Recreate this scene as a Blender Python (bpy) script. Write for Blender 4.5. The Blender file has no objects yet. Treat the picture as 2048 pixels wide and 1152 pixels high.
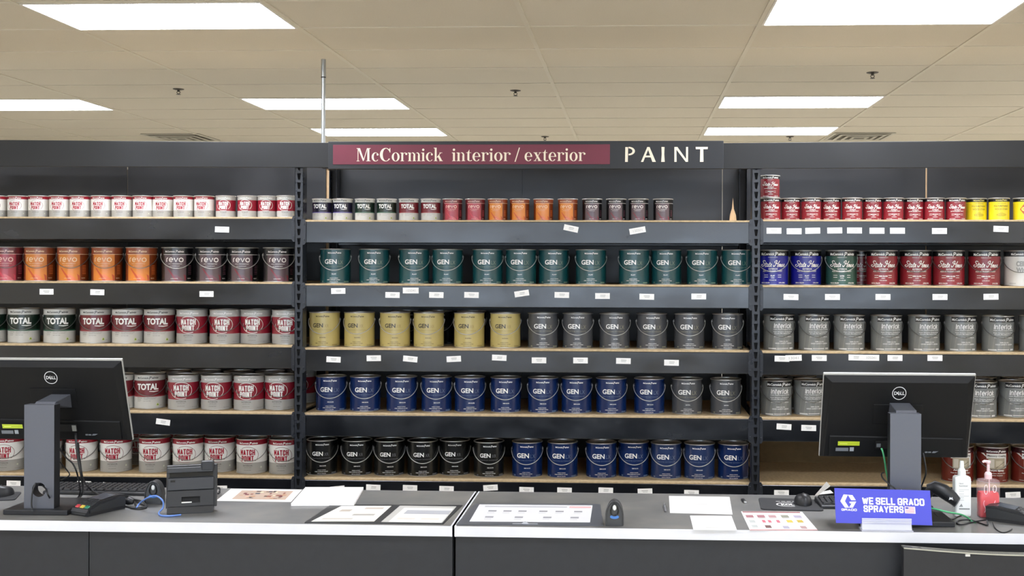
import bpy, bmesh, math, random
from mathutils import Matrix, Vector
random.seed(7)
SC = bpy.context.scene
C = SC.collection
PI = math.pi

# ------------------------------------------------------------------ camera, exposure, world
F, TH, RO, PX, PY, CZ = 2230.0, 0.0446, 0.003, 1165.5, 533.7, 1.81
cd = bpy.data.cameras.new('camera'); cam = bpy.data.objects.new('camera', cd); C.objects.link(cam)
cd.sensor_width = 36.0; cd.lens = F / 2048 * 36.0
cd.shift_x = (1024 - PX) / 2048; cd.shift_y = -(576 - PY) / 2048
cd.clip_start = 0.05; cd.clip_end = 60
_f = Vector((-math.sin(TH), math.cos(TH), 0)); _r = Vector((math.cos(TH), math.sin(TH), 0)); _z = Vector((0, 0, 1))
R_ = _r * math.cos(RO) + _z * math.sin(RO); U_ = _z * math.cos(RO) - _r * math.sin(RO)
cam.matrix_world = Matrix(((R_.x, U_.x, -_f.x, 0), (R_.y, U_.y, -_f.y, 0), (R_.z, U_.z, -_f.z, CZ), (0, 0, 0, 1)))
SC.camera = cam
vs = SC.view_settings
SC.display_settings.display_device = 'sRGB'
vs.view_transform = 'Standard'; vs.look = 'None'; vs.gamma = 1.0; vs.use_curve_mapping = False
vs.exposure = 0.08
LIGHT = 30.0                                    # strength of the ceiling panels
w = bpy.data.worlds.new('world'); SC.world = w; w.use_nodes = True
w.node_tree.nodes['Background'].inputs[0].default_value = (.74, .87, 1.04, 1)     # daylight outside the shop window
w.node_tree.nodes['Background'].inputs[1].default_value = 5.5

def ray(x, y): return _f + R_ * ((x - PX) / F) - U_ * ((y - PY) / F)
def P(x, y, Y):                                # the point of the place at depth Y seen at a photo position
    d = ray(x, y); t = Y / d.y; return Vector((d.x * t, Y, CZ + d.z * t))
CT = 0.89                                      # counter top height
def G(x, y, z=CT):
    d = ray(x, y); t = (z - CZ) / d.z; return Vector((d.x * t, d.y * t, z))

# ------------------------------------------------------------------ materials
def lin(h):
    h = h.lstrip('#'); o = []
    for i in (0, 2, 4):
        c = int(h[i:i + 2], 16) / 255; o.append(c / 12.92 if c <= .04045 else ((c + .055) / 1.055) ** 2.4)
    return (*o, 1)
_M = {}
def mat(name, col, rough=.5, metal=0.0, noise=0.0, scale=8.0, rn=0.0, bump=0.0, bscale=200.0, spec=.5, stretch=None, col2=None, **kw):
    if name in _M: return _M[name]
    m = bpy.data.materials.new(name); m.use_nodes = True; nt = m.node_tree; b = nt.nodes['Principled BSDF']
    b.inputs['Base Color'].default_value = lin(col); b.inputs['Roughness'].default_value = rough
    b.inputs['Metallic'].default_value = metal; b.inputs['Specular IOR Level'].default_value = spec
    for k, v in kw.items(): b.inputs[k.replace('_', ' ')].default_value = v
    if noise or rn or bump or col2:
        tc = nt.nodes.new('ShaderNodeTexCoord'); mp = nt.nodes.new('ShaderNodeMapping')
        nt.links.new(tc.outputs['Object'], mp.inputs[0])
        if stretch: mp.inputs['Scale'].default_value = stretch
        nz = nt.nodes.new('ShaderNodeTexNoise'); nz.inputs['Scale'].default_value = scale; nz.inputs['Detail'].default_value = 5
        nt.links.new(mp.outputs[0], nz.inputs['Vector'])
        if noise or col2:
            rp = nt.nodes.new('ShaderNodeValToRGB'); c = lin(col)
            c2 = lin(col2) if col2 else tuple(min(1, x * (1 + noise)) for x in c[:3]) + (1,)
            c1 = c if col2 else tuple(x * (1 - noise) for x in c[:3]) + (1,)
            rp.color_ramp.elements[0].color = c1; rp.color_ramp.elements[1].color = c2
            rp.color_ramp.elements[0].position = .35; rp.color_ramp.elements[1].position = .65
            nt.links.new(nz.outputs['Fac'], rp.inputs[0]); nt.links.new(rp.outputs[0], b.inputs['Base Color'])
        if rn:
            mr = nt.nodes.new('ShaderNodeMapRange'); mr.inputs['From Min'].default_value = .3; mr.inputs['From Max'].default_value = .7
            mr.inputs['To Min'].default_value = rough - rn; mr.inputs['To Max'].default_value = rough + rn
            nt.links.new(nz.outputs['Fac'], mr.inputs[0]); nt.links.new(mr.outputs[0], b.inputs['Roughness'])
        if bump:
            n2 = nt.nodes.new('ShaderNodeTexNoise'); n2.inputs['Scale'].default_value = bscale
            nt.links.new(tc.outputs['Object'], n2.inputs['Vector'])
            bp = nt.nodes.new('ShaderNodeBump'); bp.inputs['Strength'].default_value = bump; bp.inputs['Distance'].default_value = .002
            nt.links.new(n2.outputs['Fac'], bp.inputs['Height']); nt.links.new(bp.outputs[0], b.inputs['Normal'])
    _M[name] = m; return m
def emit(name, col, s):
    m = bpy.data.materials.new(name); m.use_nodes = True; nt = m.node_tree; nt.nodes.clear()
    e = nt.nodes.new('ShaderNodeEmission'); e.inputs[0].default_value = lin(col); e.inputs[1].default_value = s
    o = nt.nodes.new('ShaderNodeOutputMaterial'); nt.links.new(e.outputs[0], o.inputs[0]); return m
def ink(col, rough=.27): return mat('ink_' + col.lstrip('#') + ('' if rough == .27 else '_%d' % (rough * 100)), col, rough, spec=.7 if rough == .27 else .5)

RACK = mat('rack_paint', '#121418', .21, noise=.10, scale=4, rn=.07, stretch=(1, 1, 2), spec=.75)
RACKP = mat('post_paint', '#24272d', .30, rn=.06, scale=9)
BOARD = mat('particle_board', '#b9a27d', .75, noise=.12, scale=60)
BACKP = mat('black_hardboard', '#1a1b1e', .36, noise=.12, scale=3, rn=.08)
FASC = mat('fascia_paint', '#101112', .5, noise=.1, scale=4, rn=.08)
STEEL = mat('tin_steel', '#dcdcda', .34, .9, rn=.05, scale=20)
WIRE = mat('wire_steel', '#d6d6d3', .34, .6, noise=.05)
WIRE2 = mat('wire_dull', '#8d8d8a', .34, .8, noise=.05)
PAPER = mat('white_paper', '#eceae6', .7, noise=.02)
BLKP = mat('black_plastic', '#1c1d20', .42, noise=.1, scale=40)
BLKG = mat('black_gloss', '#101113', .18, noise=.1)

# ------------------------------------------------------------------ mesh building
class MB:
    def __init__(s): s.v = []; s.f = []; s.m = []; s.sm = []; s.mats = []; s.T = Matrix.Identity(4)
    def mi(s, m):
        if m not in s.mats: s.mats.append(m)
        return s.mats.index(m)
    def add(s, vs, fs, m, smooth=False):
        o = len(s.v); s.v += [tuple(s.T @ Vector(p)) for p in vs]; i = s.mi(m)
        for f in fs: s.f.append([o + k for k in f]); s.m.append(i); s.sm.append(smooth)
        return s
    def box(s, x0, y0, z0, x1, y1, z1, m):
        vs = [(x, y, z) for z in (z0, z1) for y in (y0, y1) for x in (x0, x1)]
        return s.add(vs, [(0, 2, 3, 1), (4, 5, 7, 6), (0, 1, 5, 4), (2, 6, 7, 3), (0, 4, 6, 2), (1, 3, 7, 5)], m)
    def cbox(s, c, d, m): return s.box(c[0] - d[0] / 2, c[1] - d[1] / 2, c[2] - d[2] / 2, c[0] + d[0] / 2, c[1] + d[1] / 2, c[2] + d[2] / 2, m)
    def hexa(s, b, t, m):                       # bottom and top quads, same winding
        return s.add(list(b) + list(t), [(3, 2, 1, 0), (4, 5, 6, 7), (0, 1, 5, 4), (1, 2, 6, 5), (2, 3, 7, 6), (3, 0, 4, 7)], m)
    def prism(s, pts, a, b, m, axis='y', smooth=False):   # outline extruded from a to b along an axis
        n = len(pts)
        def q(p, t): return (p[0], t, p[1]) if axis == 'y' else ((t, p[0], p[1]) if axis == 'x' else (p[0], p[1], t))
        vs = [q(p, a) for p in pts] + [q(p, b) for p in pts]
        s.add(vs, [list(range(n))[::-1], list(range(n, 2 * n))], m)
        return s.add(vs, [(i, (i + 1) % n, n + (i + 1) % n, n + i) for i in range(n)], m, smooth)
    def lathe(s, prof, m, seg=40, c=(0, 0, 0), smooth=True, mats=None):
        vs = []; n = len(prof)
        for k in range(seg):
            a = 2 * PI * k / seg
            for r, z in prof: vs.append((c[0] + r * math.sin(a), c[1] - r * math.cos(a), c[2] + z))
        for i in range(n - 1):
            fs = [(k * n + i, ((k + 1) % seg) * n + i, ((k + 1) % seg) * n + i + 1, k * n + i + 1) for k in range(seg)]
            s.add(vs, fs, mats[i] if mats else m, smooth)
        return s
    def tube(s, pts, r, m, seg=8, closed=False):
        pts = [Vector(p) for p in pts]; n = len(pts); vs = []
        up = Vector((0, 0, 1)); N = None
        for i, p in enumerate(pts):
            a = pts[i - 1] if (i or closed) else p; b = pts[(i + 1) % n] if (i < n - 1 or closed) else p
            t = (b - a).normalized()
            if N is None:
                N = t.cross(up)
                if N.length < .05: N = t.cross(Vector((1, 0, 0)))
            N = (N - t * N.dot(t)).normalized(); B = t.cross(N)
            rr = r[i] if isinstance(r, (list, tuple)) else r
            for k in range(seg):
                an = 2 * PI * k / seg; vs.append(p + (N * math.cos(an) + B * math.sin(an)) * rr)
        fs = []
        for i in range(n if closed else n - 1):
            j = (i + 1) % n
            for k in range(seg): fs.append((i * seg + k, i * seg + (k + 1) % seg, j * seg + (k + 1) % seg, j * seg + k))
        s.add(vs, fs, m, True)
        if not closed: s.add(vs, [list(range(seg))[::-1], list(range((n - 1) * seg, n * seg))], m)
        return s
    def ball(s, c, r, m, seg=16, rings=9):
        rx, ry, rz = r if isinstance(r, (tuple, list)) else (r, r, r)
        vs = []; fs = []
        for i in range(rings + 1):
            t = PI * i / rings
            for k in range(seg):
                a = 2 * PI * k / seg; vs.append((c[0] + rx * math.sin(t) * math.cos(a), c[1] + ry * math.sin(t) * math.sin(a), c[2] - rz * math.cos(t)))
        for i in range(rings):
            for k in range(seg): fs.append((i * seg + k, i * seg + (k + 1) % seg, (i + 1) * seg + (k + 1) % seg, (i + 1) * seg + k))
        return s.add(vs, fs, m, True)
    def art(s, items, fn):                      # flat artwork [(verts2d, faces, material, layer)] laid on a surface by fn(u, v, layer)
        for i, (vs, fs, m, L) in enumerate(items):
            L += .085 * (i % 11)                # no two prints share a plane
            s.add([fn(u, v, L) for u, v in vs], fs, m)
        return s
    def mesh(s, name):
        me = bpy.data.meshes.new(name); me.from_pydata(s.v, [], s.f)
        for m in s.mats: me.materials.append(m)
        me.polygons.foreach_set('material_index', s.m); me.polygons.foreach_set('use_smooth', s.sm); me.update(); return me
    def build(s, name, parent=None, bevel=0, loc=None, rot=None, seg=2):
        o = bpy.data.objects.new(name, s.mesh(name)); C.objects.link(o)
        if parent: o.parent = parent
        if loc: o.location = loc
        if rot: o.rotation_euler = rot
        if bevel:
            b = o.modifiers.new('edge', 'BEVEL'); b.width = bevel; b.segments = seg; b.limit_method = 'ANGLE'; b.angle_limit = .7
        return o
def tag(o, label=None, cat=None, group=None, kind=None):
    if label: o['label'] = label
    if cat: o['category'] = cat
    if group: o['group'] = group
    if kind: o['kind'] = kind
    return o
def thing(name, label, cat, loc=(0, 0, 0), rz=0, group=None):
    if abs(loc[2] - CT) < 1e-6: loc = (loc[0], loc[1], CT + .0005)
    o = bpy.data.objects.new(name, None); C.objects.link(o); o.location = loc; o.rotation_euler = (0, 0, rz); o.empty_display_size = .05
    return tag(o, label, cat, group)
def kids(o): return [c for c in o.children]
def copy_tree(o, parent=None):
    c = o.copy(); C.objects.link(c); c.parent = parent
    for ch in kids(o): copy_tree(ch, c)
    return c
def smooth_path(pts, n=8):
    pts = [Vector(p) for p in pts]; out = []
    for i in range(len(pts) - 1):
        p0 = pts[max(0, i - 1)]; p1 = pts[i]; p2 = pts[i + 1]; p3 = pts[min(len(pts) - 1, i + 2)]
        for k in range(n):
            t = k / n
            out.append(.5 * (2 * p1 + (p2 - p0) * t + (2 * p0 - 5 * p1 + 4 * p2 - p3) * t * t + (3 * p1 - p0 - 3 * p2 + p3) * t ** 3))
    return out + [pts[-1]]

# ------------------------------------------------------------------ flat artwork: text, strokes, rectangles
_TX = {}
def glyphs(s, bold=0.0, shear=0.0, space=1.0):
    k = (s, bold, shear, space)
    if k in _TX: return _TX[k]
    cu = bpy.data.curves.new('t', 'FONT'); cu.body = s; cu.offset = bold; cu.shear = shear; cu.space_character = space; cu.resolution_u = 3
    o = bpy.data.objects.new('t', cu); C.objects.link(o)
    dg = bpy.context.evaluated_depsgraph_get(); me = bpy.data.meshes.new_from_object(o.evaluated_get(dg))
    vs = [(v.co.x, v.co.y) for v in me.vertices]; fs = [list(p.vertices) for p in me.polygons]
    bpy.data.objects.remove(o); bpy.data.curves.remove(cu); bpy.data.meshes.remove(me)
    _TX[k] = (vs, fs); return vs, fs
def text(s, u0, v0, u1, v1, m, L=1, bold=0.0, shear=0.0, space=1.0):    # text fitted to a box
    vs, fs = glyphs(s, bold, shear, space)
    a = min(p[0] for p in vs); b = max(p[0] for p in vs); c = min(p[1] for p in vs); d = max(p[1] for p in vs)
    return ([(u0 + (x - a) / (b - a) * (u1 - u0), v0 + (y - c) / (d - c) * (v1 - v0)) for x, y in vs], fs, m, L)
def rect(u0, v0, u1, v1, m, L=1, step=8):
    n = max(1, int(abs(u1 - u0) / step + .999)); vs = []
    for i in range(n + 1): u = u0 + (u1 - u0) * i / n; vs += [(u, v0), (u, v1)]
    return (vs, [(2 * i, 2 * i + 2, 2 * i + 3, 2 * i + 1) for i in range(n)], m, L)
def poly(pts, m, L=1): return (list(pts), [list(range(len(pts)))], m, L)
def stroke(pts, wd, m, L=1):                    # ribbon along a polyline with round joints
    vs = []; fs = []; n = len(pts)
    for i, (x, y) in enumerate(pts):
        a = pts[max(0, i - 1)]; b = pts[min(n - 1, i + 1)]; dx, dy = b[0] - a[0], b[1] - a[1]; l = math.hypot(dx, dy) or 1
        h = (wd[i] if isinstance(wd, (list, tuple)) else wd) / 2
        vs += [(x - dy / l * h, y + dx / l * h), (x + dy / l * h, y - dx / l * h)]
    for i in range(n - 1): fs.append((2 * i, 2 * i + 1, 2 * i + 3, 2 * i + 2))
    return (vs, fs, m, L)
def arc(cx, cy, rx, ry, a0, a1, n=16):
    return [(cx + rx * math.cos(math.radians(a0 + (a1 - a0) * i / n)), cy + ry * math.sin(math.radians(a0 + (a1 - a0) * i / n))) for i in range(n + 1)]
def disc(cx, cy, rx, ry, m, L=1, n=20): return poly(arc(cx, cy, rx, ry, 0, 360, n)[:-1], m, L)
def ringart(cx, cy, rx, ry, wd, m, L=1, a0=0, a1=360, n=32): return stroke(arc(cx, cy, rx, ry, a0, a1, n), wd, m, L)
_BL = {'M': (1.15, [[(0, 0), (0, 1), (.5, .3), (1, 1), (1, 0)]]), 'A': (1, [[(0, 0), (.5, 1), (1, 0)], [(.2, .24), (.8, .24)]]), 'T': (.95, [[(0, 1), (1, 1)], [(.5, 1), (.5, 0)]]),
 'C': (.95, [[(1, .68), (1, .85), (.8, 1), (.2, 1), (0, .85), (0, .15), (.2, 0), (.8, 0), (1, .15), (1, .32)]]), 'H': (1, [[(0, 0), (0, 1)], [(1, 0), (1, 1)], [(0, .5), (1, .5)]]),
 'P': (.95, [[(0, 0), (0, 1), (.8, 1), (1, .88), (1, .58), (.8, .44), (0, .44)]]), 'O': (1, [[(.5, 1), (.2, 1), (0, .85), (0, .15), (.2, 0), (.8, 0), (1, .15), (1, .85), (.8, 1), (.4, 1)]]), 'I': (.0, [[(0, 0), (0, 1)]]),
 'N': (1, [[(0, 0), (0, 1), (1, 0), (1, 1)]]), 'W': (1.35, [[(0, 1), (.25, 0), (.5, .85), (.75, 0), (1, 1)]]), 'E': (.85, [[(1, 1), (0, 1), (0, 0), (1, 0)], [(0, .5), (.9, .5)]]), 'L': (.8, [[(0, 1), (0, 0), (1, 0)]]),
 'S': (.95, [[(1, .78), (1, .85), (.8, 1), (.2, 1), (0, .85), (0, .66), (.2, .54), (.8, .46), (1, .34), (1, .15), (.8, 0), (.2, 0), (0, .15), (0, .22)]]), 'Y': (1, [[(0, 1), (.5, .42), (1, 1)], [(.5, .42), (.5, 0)]]),
 'G': (1, [[(1, .68), (1, .85), (.8, 1), (.2, 1), (0, .85), (0, .15), (.2, 0), (.8, 0), (1, .15), (1, .45), (.6, .45)]]), 'R': (.98, [[(0, 0), (0, 1), (.8, 1), (1, .88), (1, .62), (.8, .5), (0, .5)], [(.6, .5), (1, 0)]]), ' ': (.35, [])}
def block(s, u0, v0, u1, v1, m, L=1, th=.26, gap=.10):     # heavy condensed capitals in even strokes, fitted to a box
    h = v1 - v0; t = th * h; n = len(s); inner = (u1 - u0) - t * sum(1 for c in s if c != ' ') - gap * h * (n - 1); k = inner / sum(_BL[c][0] for c in s); x = u0; out = []
    for c in s:
        wd, sts = _BL[c]; w_ = wd * k
        for st in sts:
            pp = [(x + t / 2 + p[0] * w_, v0 + t / 2 + p[1] * (h - t)) for p in st]
            for i, (a, b) in enumerate(zip(pp[:-1], pp[1:])):
                dx, dy = b[0] - a[0], b[1] - a[1]; l = math.hypot(dx, dy); dx /= l; dy /= l; e = t / 2 * (1 if dx * dy == 0 else .35)
                a2 = (a[0] - dx * e, a[1] - dy * e); b2 = (b[0] + dx * e, b[1] + dy * e); px, py = -dy * t / 2, dx * t / 2
                out.append(([(a2[0] + px, a2[1] + py), (a2[0] - px, a2[1] - py), (b2[0] - px, b2[1] - py), (b2[0] + px, b2[1] + py)], [(0, 1, 2, 3)], m, L))
        x += w_ + (t if c != ' ' else 0) + gap * h
    return out
def shift(items, du=0, dv=0, k=1.0): return [([(u * k + du, v * k + dv) for u, v in vs], fs, m, L) for vs, fs, m, L in items]
def cut(it, step=7.0):                          # split wide faces so that they bend with a can
    vs, fs, m, L = it
    if not any(max(vs[i][0] for i in f) - min(vs[i][0] for i in f) > step * 1.3 for f in fs): return it
    bm = bmesh.new(); bv = [bm.verts.new((x, y, 0)) for x, y in vs]
    for f in fs:
        try: bm.faces.new([bv[i] for i in f])
        except ValueError: pass
    a = min(p[0] for p in vs); b = max(p[0] for p in vs); k = math.floor(a / step) * step + step
    while k < b:
        bmesh.ops.bisect_plane(bm, geom=bm.verts[:] + bm.edges[:] + bm.faces[:], plane_co=(k, 0, 0), plane_no=(1, 0, 0)); k += step
    bm.verts.index_update(); out = ([(v.co.x, v.co.y) for v in bm.verts], [[v.index for v in f.verts] for f in bm.faces], m, L)
    bm.free(); return out

# ------------------------------------------------------------------ the room
TILE = mat('ceiling_tile', '#d6cebc', .9, noise=.05, scale=260, bump=.25, bscale=400)
TEE = mat('ceiling_tee', '#d6cfbd', .6)
WALL = mat('wall_paint', '#c9c2b2', .85, noise=.03)
FLOOR = mat('floor_tile', '#b8b1a2', .5, noise=.06, scale=6)
X0, X1, Y0, Y1, ZC = -8.0, 5.6, -7.0, 12.4, 3.085
def struct(name, mb): return tag(mb.build(name), kind='structure')
struct('floor', MB().box(X0, Y0, -.1, X1, Y1, 0, FLOOR))
struct('wall_left', MB().box(X0 - .12, Y0, -.1, X0, Y1, ZC + .12, WALL))
struct('wall_right', MB().box(X1, Y0, -.1, X1 + .12, Y1, ZC + .12, WALL))
struct('wall_back', MB().box(X0 - .12, Y1, -.1, X1 + .12, Y1 + .12, ZC + .12, WALL))
# the street side behind the photographer: a wall with a wide shop window
WX0, WX1, WZ0, WZ1 = -5.8, 4.8, .85, 2.65
mb = MB()
for a in ((X0 - .12, -.1, WX0, ZC + .12), (WX1, -.1, X1 + .12, ZC + .12), (WX0, -.1, WX1, WZ0), (WX0, WZ1, WX1, ZC + .12)): mb.box(a[0], Y0 - .12, a[1], a[2], Y0, a[3], WALL)
struct('wall_front', mb)
WFR = mat('window_aluminium', '#8d8f90', .4, .6)
mb = MB(); n = 5
for i in range(n + 1): x = WX0 + (WX1 - WX0) * i / n; mb.box(x - .03, Y0 - .09, WZ0, x + .03, Y0 - .03, WZ1, WFR)
for z in (WZ0, WZ1 - .06): mb.box(WX0, Y0 - .09, z, WX1, Y0 - .03, z + .06, WFR)
win = struct('window_1', mb)
gm = bpy.data.materials.new('window_glass'); gm.use_nodes = True; gn = gm.node_tree; gn.nodes.clear()
g1 = gn.nodes.new('ShaderNodeBsdfTransparent'); g2 = gn.nodes.new('ShaderNodeBsdfGlossy'); g2.inputs['Roughness'].default_value = .02
gx = gn.nodes.new('ShaderNodeMixShader'); gx.inputs[0].default_value = .06; go = gn.nodes.new('ShaderNodeOutputMaterial')
gn.links.new(g1.outputs[0], gx.inputs[1]); gn.links.new(g2.outputs[0], gx.inputs[2]); gn.links.new(gx.outputs[0], go.inputs[0])
for i in range(n): MB().box(WX0 + (WX1 - WX0) * i / n + .03, Y0 - .063, WZ0 + .06, WX0 + (WX1 - WX0) * (i + 1) / n - .03, Y0 - .057, WZ1 - .06, gm).build('pane', win)
ceil = struct('ceiling', MB().box(X0, Y0, ZC, X1, Y1, ZC + .12, TILE))
mb = MB(); TX0, TY0 = .66, 5.285
k = -8
while TX0 + 1.2192 * k < X1:
    x = TX0 + 1.2192 * k; k += 1
    if x > X0: mb.box(x - .012, Y0, ZC - .006, x + .012, Y1, ZC + .002, TEE)
k = -18
while TY0 + .6096 * k < Y1:
    y = TY0 + .6096 * k; k += 1
    if y > Y0: mb.box(X0, y - .010, ZC - .004, X1, y + .010, ZC + .002, TEE)
mb.build('grid', ceil)
DIFF = emit('light_diffuser', '#f0f4ff', LIGHT)
LFR = mat('light_frame', '#e6e2da', .5)
def light_panel(ix, iy, label):
    x = TX0 + 1.2192 * ix; y = TY0 + .6096 * iy
    t = thing('ceiling_light', label, 'light', (x + .6096, y + .3048, ZC), 0, 'recessed ceiling light panels')
    a, b = .585, .285
    m = MB()
    for u in ((-.597, -.293, .597, -b), (-.597, b, .597, .293), (-.597, -b, -a, b), (a, -b, .597, b)): m.box(u[0], u[1], -.008, u[2], u[3], -.0005, LFR)
    m.build('frame', t)
    MB().box(-a, -b, -.006, a, b, -.001, DIFF).build('diffuser', t)
seen = {(-3, 0): 'large bright ceiling panel nearest the burgundy end of the sign, in the nearest row',
        (0, 0): 'large bright ceiling panel above the word PAINT side, in the nearest row',
        (-5, 5): 'slim bright ceiling panel farthest from the metal pole, cut by the frame edge',
        (-3, 5): 'bright ceiling panel crossed by the metal pole, in the middle row',
        (0, 5): 'bright ceiling panel beyond the word PAINT, in the middle row',
        (-3, 8): 'thin bright ceiling panel just above the sign, beside the metal pole',
        (0, 8): 'thin bright ceiling panel just above the word PAINT, in the last row'}
for ix in (-6, -3, 0, 3):
    for iy in (-15, -10, -5, 0): 
        light_panel(ix, iy, seen.get((ix, iy), 'bright ceiling panel outside the picture, over the shop floor'))
for ix, iy in ((-5, 5), (-3, 5), (0, 5), (3, 5), (-3, 8), (0, 8), (3, 8)): light_panel(ix, iy, seen.get((ix, iy), 'bright ceiling panel outside the picture, over the shop floor'))

# ------------------------------------------------------------------ the storage rack
D = 5.95; DB = 6.70
POSTS = (-4.254, -1.80, .654, 3.108)
ROWZ = [[2.075, 1.722, 1.379, 1.016, .668], [2.059, 1.715, 1.3675, 1.015, .6645], [2.064, 1.7145, 1.3645, 1.011, .665]]
rack = thing('storage_rack', 'long black steel storage rack holding rows of paint cans behind the counter', 'rack', (0, 0, 0))
HOLE = mat('hole_shade', '#0b0b0c', .8)
def post(x, y, front):
    m = MB(); w2 = .0225; h = 2.44; s = 1 if front else -1
    # front face punched with keyhole slots, two side flanges, a black sheet painted as the shade inside
    z = 0.02
    while z < h - .05:
        for (za, zb, wa, wb) in ((z + .006, z + .041, .005, .0105),):
            yy = y
            m.add([(x - w2, yy, z), (x - wa, yy, za), (x - wb, yy, zb), (x - w2, yy, z + .05), (x + w2, yy, z), (x + wa, yy, za), (x + wb, yy, zb), (x + w2, yy, z + .05)],
                  [(0, 1, 2, 3), (4, 7, 6, 5), (0, 4, 5, 1), (3, 2, 6, 7)], RACKP)
        z += .05
    m.add([(x - w2, y, z), (x + w2, y, z), (x + w2, y, h), (x - w2, y, h)], [(0, 1, 2, 3)], RACKP)
    m.box(x - w2, y, 0, x - w2 + .002, y + s * .07, h, RACKP); m.box(x + w2 - .002, y, 0, x + w2, y + s * .07, h, RACKP)
    m.box(x - w2 + .002, y + s * .018, 0, x + w2 - .002, y + s * .02, h, HOLE)
    m.box(x - .05, y - .01 if front else y - .07, 0, x + .05, y + .07 if front else y + .01, .006, RACKP)
    m.build('upright', rack)
for x in POSTS:
    post(x, D - .004, True); post(x, DB, False)
    for z in (.2, .58, .925, 1.285, 1.63, 1.975, 2.38): MB().box(x - .012, D + .070, z, x + .012, DB - .070, z + .025, RACKP).build('side_brace', rack)
TAGS = {(0, 0): [(444, 459, -2)], (0, 1): [(93, 583.5, 0), (194.5, 584.5, -1), (413, 588, 0)], (0, 3): [(326, 844, -7)],
        (0, 4): [(27, 967, -1), (168, 968, -1), (219, 972, -9), (440, 977, 1)],
        (1, 0): [(1142, 457, -12), (1275, 461, 10, '130501')],
        (1, 1): [(676.5, 582, 1), (785, 590, -1), (821.5, 581, 0, '105041'), (872.6, 590, -1), (943, 590, -1), (1043.5, 587, 9), (1123.6, 590, -1), (1205, 592, 0), (1293.6, 593.5, -1), (1397.5, 593, 0)],
        (1, 2): [(667, 719, -2), (747.5, 716.5, 1), (820.5, 718, -5), (907.5, 718, 3), (998.5, 715.5, -2), (1078, 720.7, 0), (1161, 721, 0), (1246.8, 722, -1), (1343, 725.5, -1)],
        (1, 4): [(675, 978, 6), (746.5, 975, -2), (820, 976, -1), (893, 978, -1), (981, 975.5, 4), (1053, 980, -1), (1129, 981, -1), (1211.5, 981, -1), (1290, 983, 2), (1383, 986, -1)],
        (2, 0): [(1548, 461.5, 0), (1588.3, 462.5, 0), (1625.5, 461.5, 1), (1669.5, 461, 1), (1709, 461, 0), (1754, 461.5, 0), (1795, 461.5, 0), (1879, 462, 0), (2002, 458, -2)],
        (2, 1): [(1582, 594, -1), (1665, 594, 0), (1766, 594, 0), (1880, 594, 0), (1982, 593.5, 1)],
        (2, 2): [(1564, 717.5, -1), (1587, 716, 2, '13041'), (1638.5, 716, 0), (1712, 715, -1), (1742, 715.5, 0, '105041'), (1790, 716, 0), (1870, 716, 0)],
        (2, 3): [(1568, 853.5, -3), (1617.5, 856, -1)], (2, 4): [(1563, 986, 0), (2026, 990, 3)]}
GREYINK = ink('#b4b3af'); DARKINK = ink('#4a4a4a')
for b in range(3):
    xa, xb = POSTS[b] + .0245, POSTS[b + 1] - .0245
    for r in range(5):
        z = ROWZ[b][r]; m = MB()
        # front box beam with a stepped seat for the board
        m.prism([(D, z - .124), (D, z - .009), (D + .022, z - .009), (D + .022, z - .026), (D + .045, z - .026), (D + .045, z - .124)], xa, xb, RACK, 'x')
        bo = m.build('beam', rack, .003)
        m = MB(); m.prism([(DB, z - .124), (DB, z - .009), (DB - .022, z - .009), (DB - .022, z - .026), (DB - .045, z - .026), (DB - .045, z - .124)][::-1], xa, xb, RACK, 'x').build('beam', rack, .003)
        for xe, sg in ((xa, 1), (xb, -1)):     # hooked end plates
            e = MB(); q = lambda du: xe + sg * du
            pts = [(q(-.003), z + .006), (q(.006), z + .006), (q(.014), z - .012), (q(.014), z - .122), (q(.006), z - .134), (q(-.003), z - .134)]
            e.prism(pts if sg > 0 else pts[::-1], D - .008, D - .001, RACKP)
            for dz in (-.02, -.108): e.cbox((q(.004), D - .0095, z + dz), (.008, .005, .012), RACKP)
            e.build('end_plate', bo, .001)
        MB().box(xa, D + .004 if r != 9 else D, z - .009, xb, DB - .004, z, BOARD).build('shelf_board', rack)
        for tg in TAGS.get((b, r), []):
            c = P(tg[0], tg[1], D - .0015); tm = MB(); a = math.radians(tg[2])
            def fn(u, v, L): return (c.x + u * math.cos(a) - v * math.sin(a), D - .0006 - (.0010 if len(tg) > 3 else 0) - .0004 * L, c.z + u * math.sin(a) + v * math.cos(a))
            wd = .039 if len(tg) < 4 else .043
            o_ = [rect(-wd, -.0155, wd, .0155, PAPER, 1, 1)]
            if len(tg) > 3: o_.append(text(tg[3], -.024, -.007, .026, .007, GREYINK, 2))
            else: o_ += [rect(-.018 + .003 * (tg[0] % 3), .002, .016, .006, GREYINK, 2, 1), rect(-.012, -.005, .014, -.002, GREYINK, 2, 1)]
            tm.art(o_, fn); tm.build('price_tag', bo)
# black hardboard backing behind the shelves
for xa, xb, dy in ((-4.254, P(256, 380, 6.72).x - .004, 0), (P(256, 380, 6.72).x + .004, P(655, 380, 6.72).x - .008, 0), (P(659, 380, 6.72).x, P(1045, 380, 6.72).x - .0006, .004), (P(1045, 380, 6.72).x + .0006, P(1444, 380, 6.72).x, .004), (P(1445, 380, 6.72).x, P(1852, 380, 6.72).x - .005, 0), (P(1852, 380, 6.72).x + .005, 3.108, 0)):
    MB().box(xa, 6.712 - dy, .05, xb, 6.720 - dy, 2.42, BACKP).build('back_panel', rack)
PINE = mat('pale_pine', '#c4a47c', .6, noise=.15, scale=12, stretch=(10, 10, 1))
for px, wd in ((256, .006), (655, .012), (1045, .012), (1852, .007)):
    c = P(px, 380, 6.73); MB().box(c.x - wd, 6.722, .05, c.x + wd, 6.740, 2.40, PINE if px in (655, 1852) else mat('dark_batten', '#4a4338', .7)).build('back_batten', rack)
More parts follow.
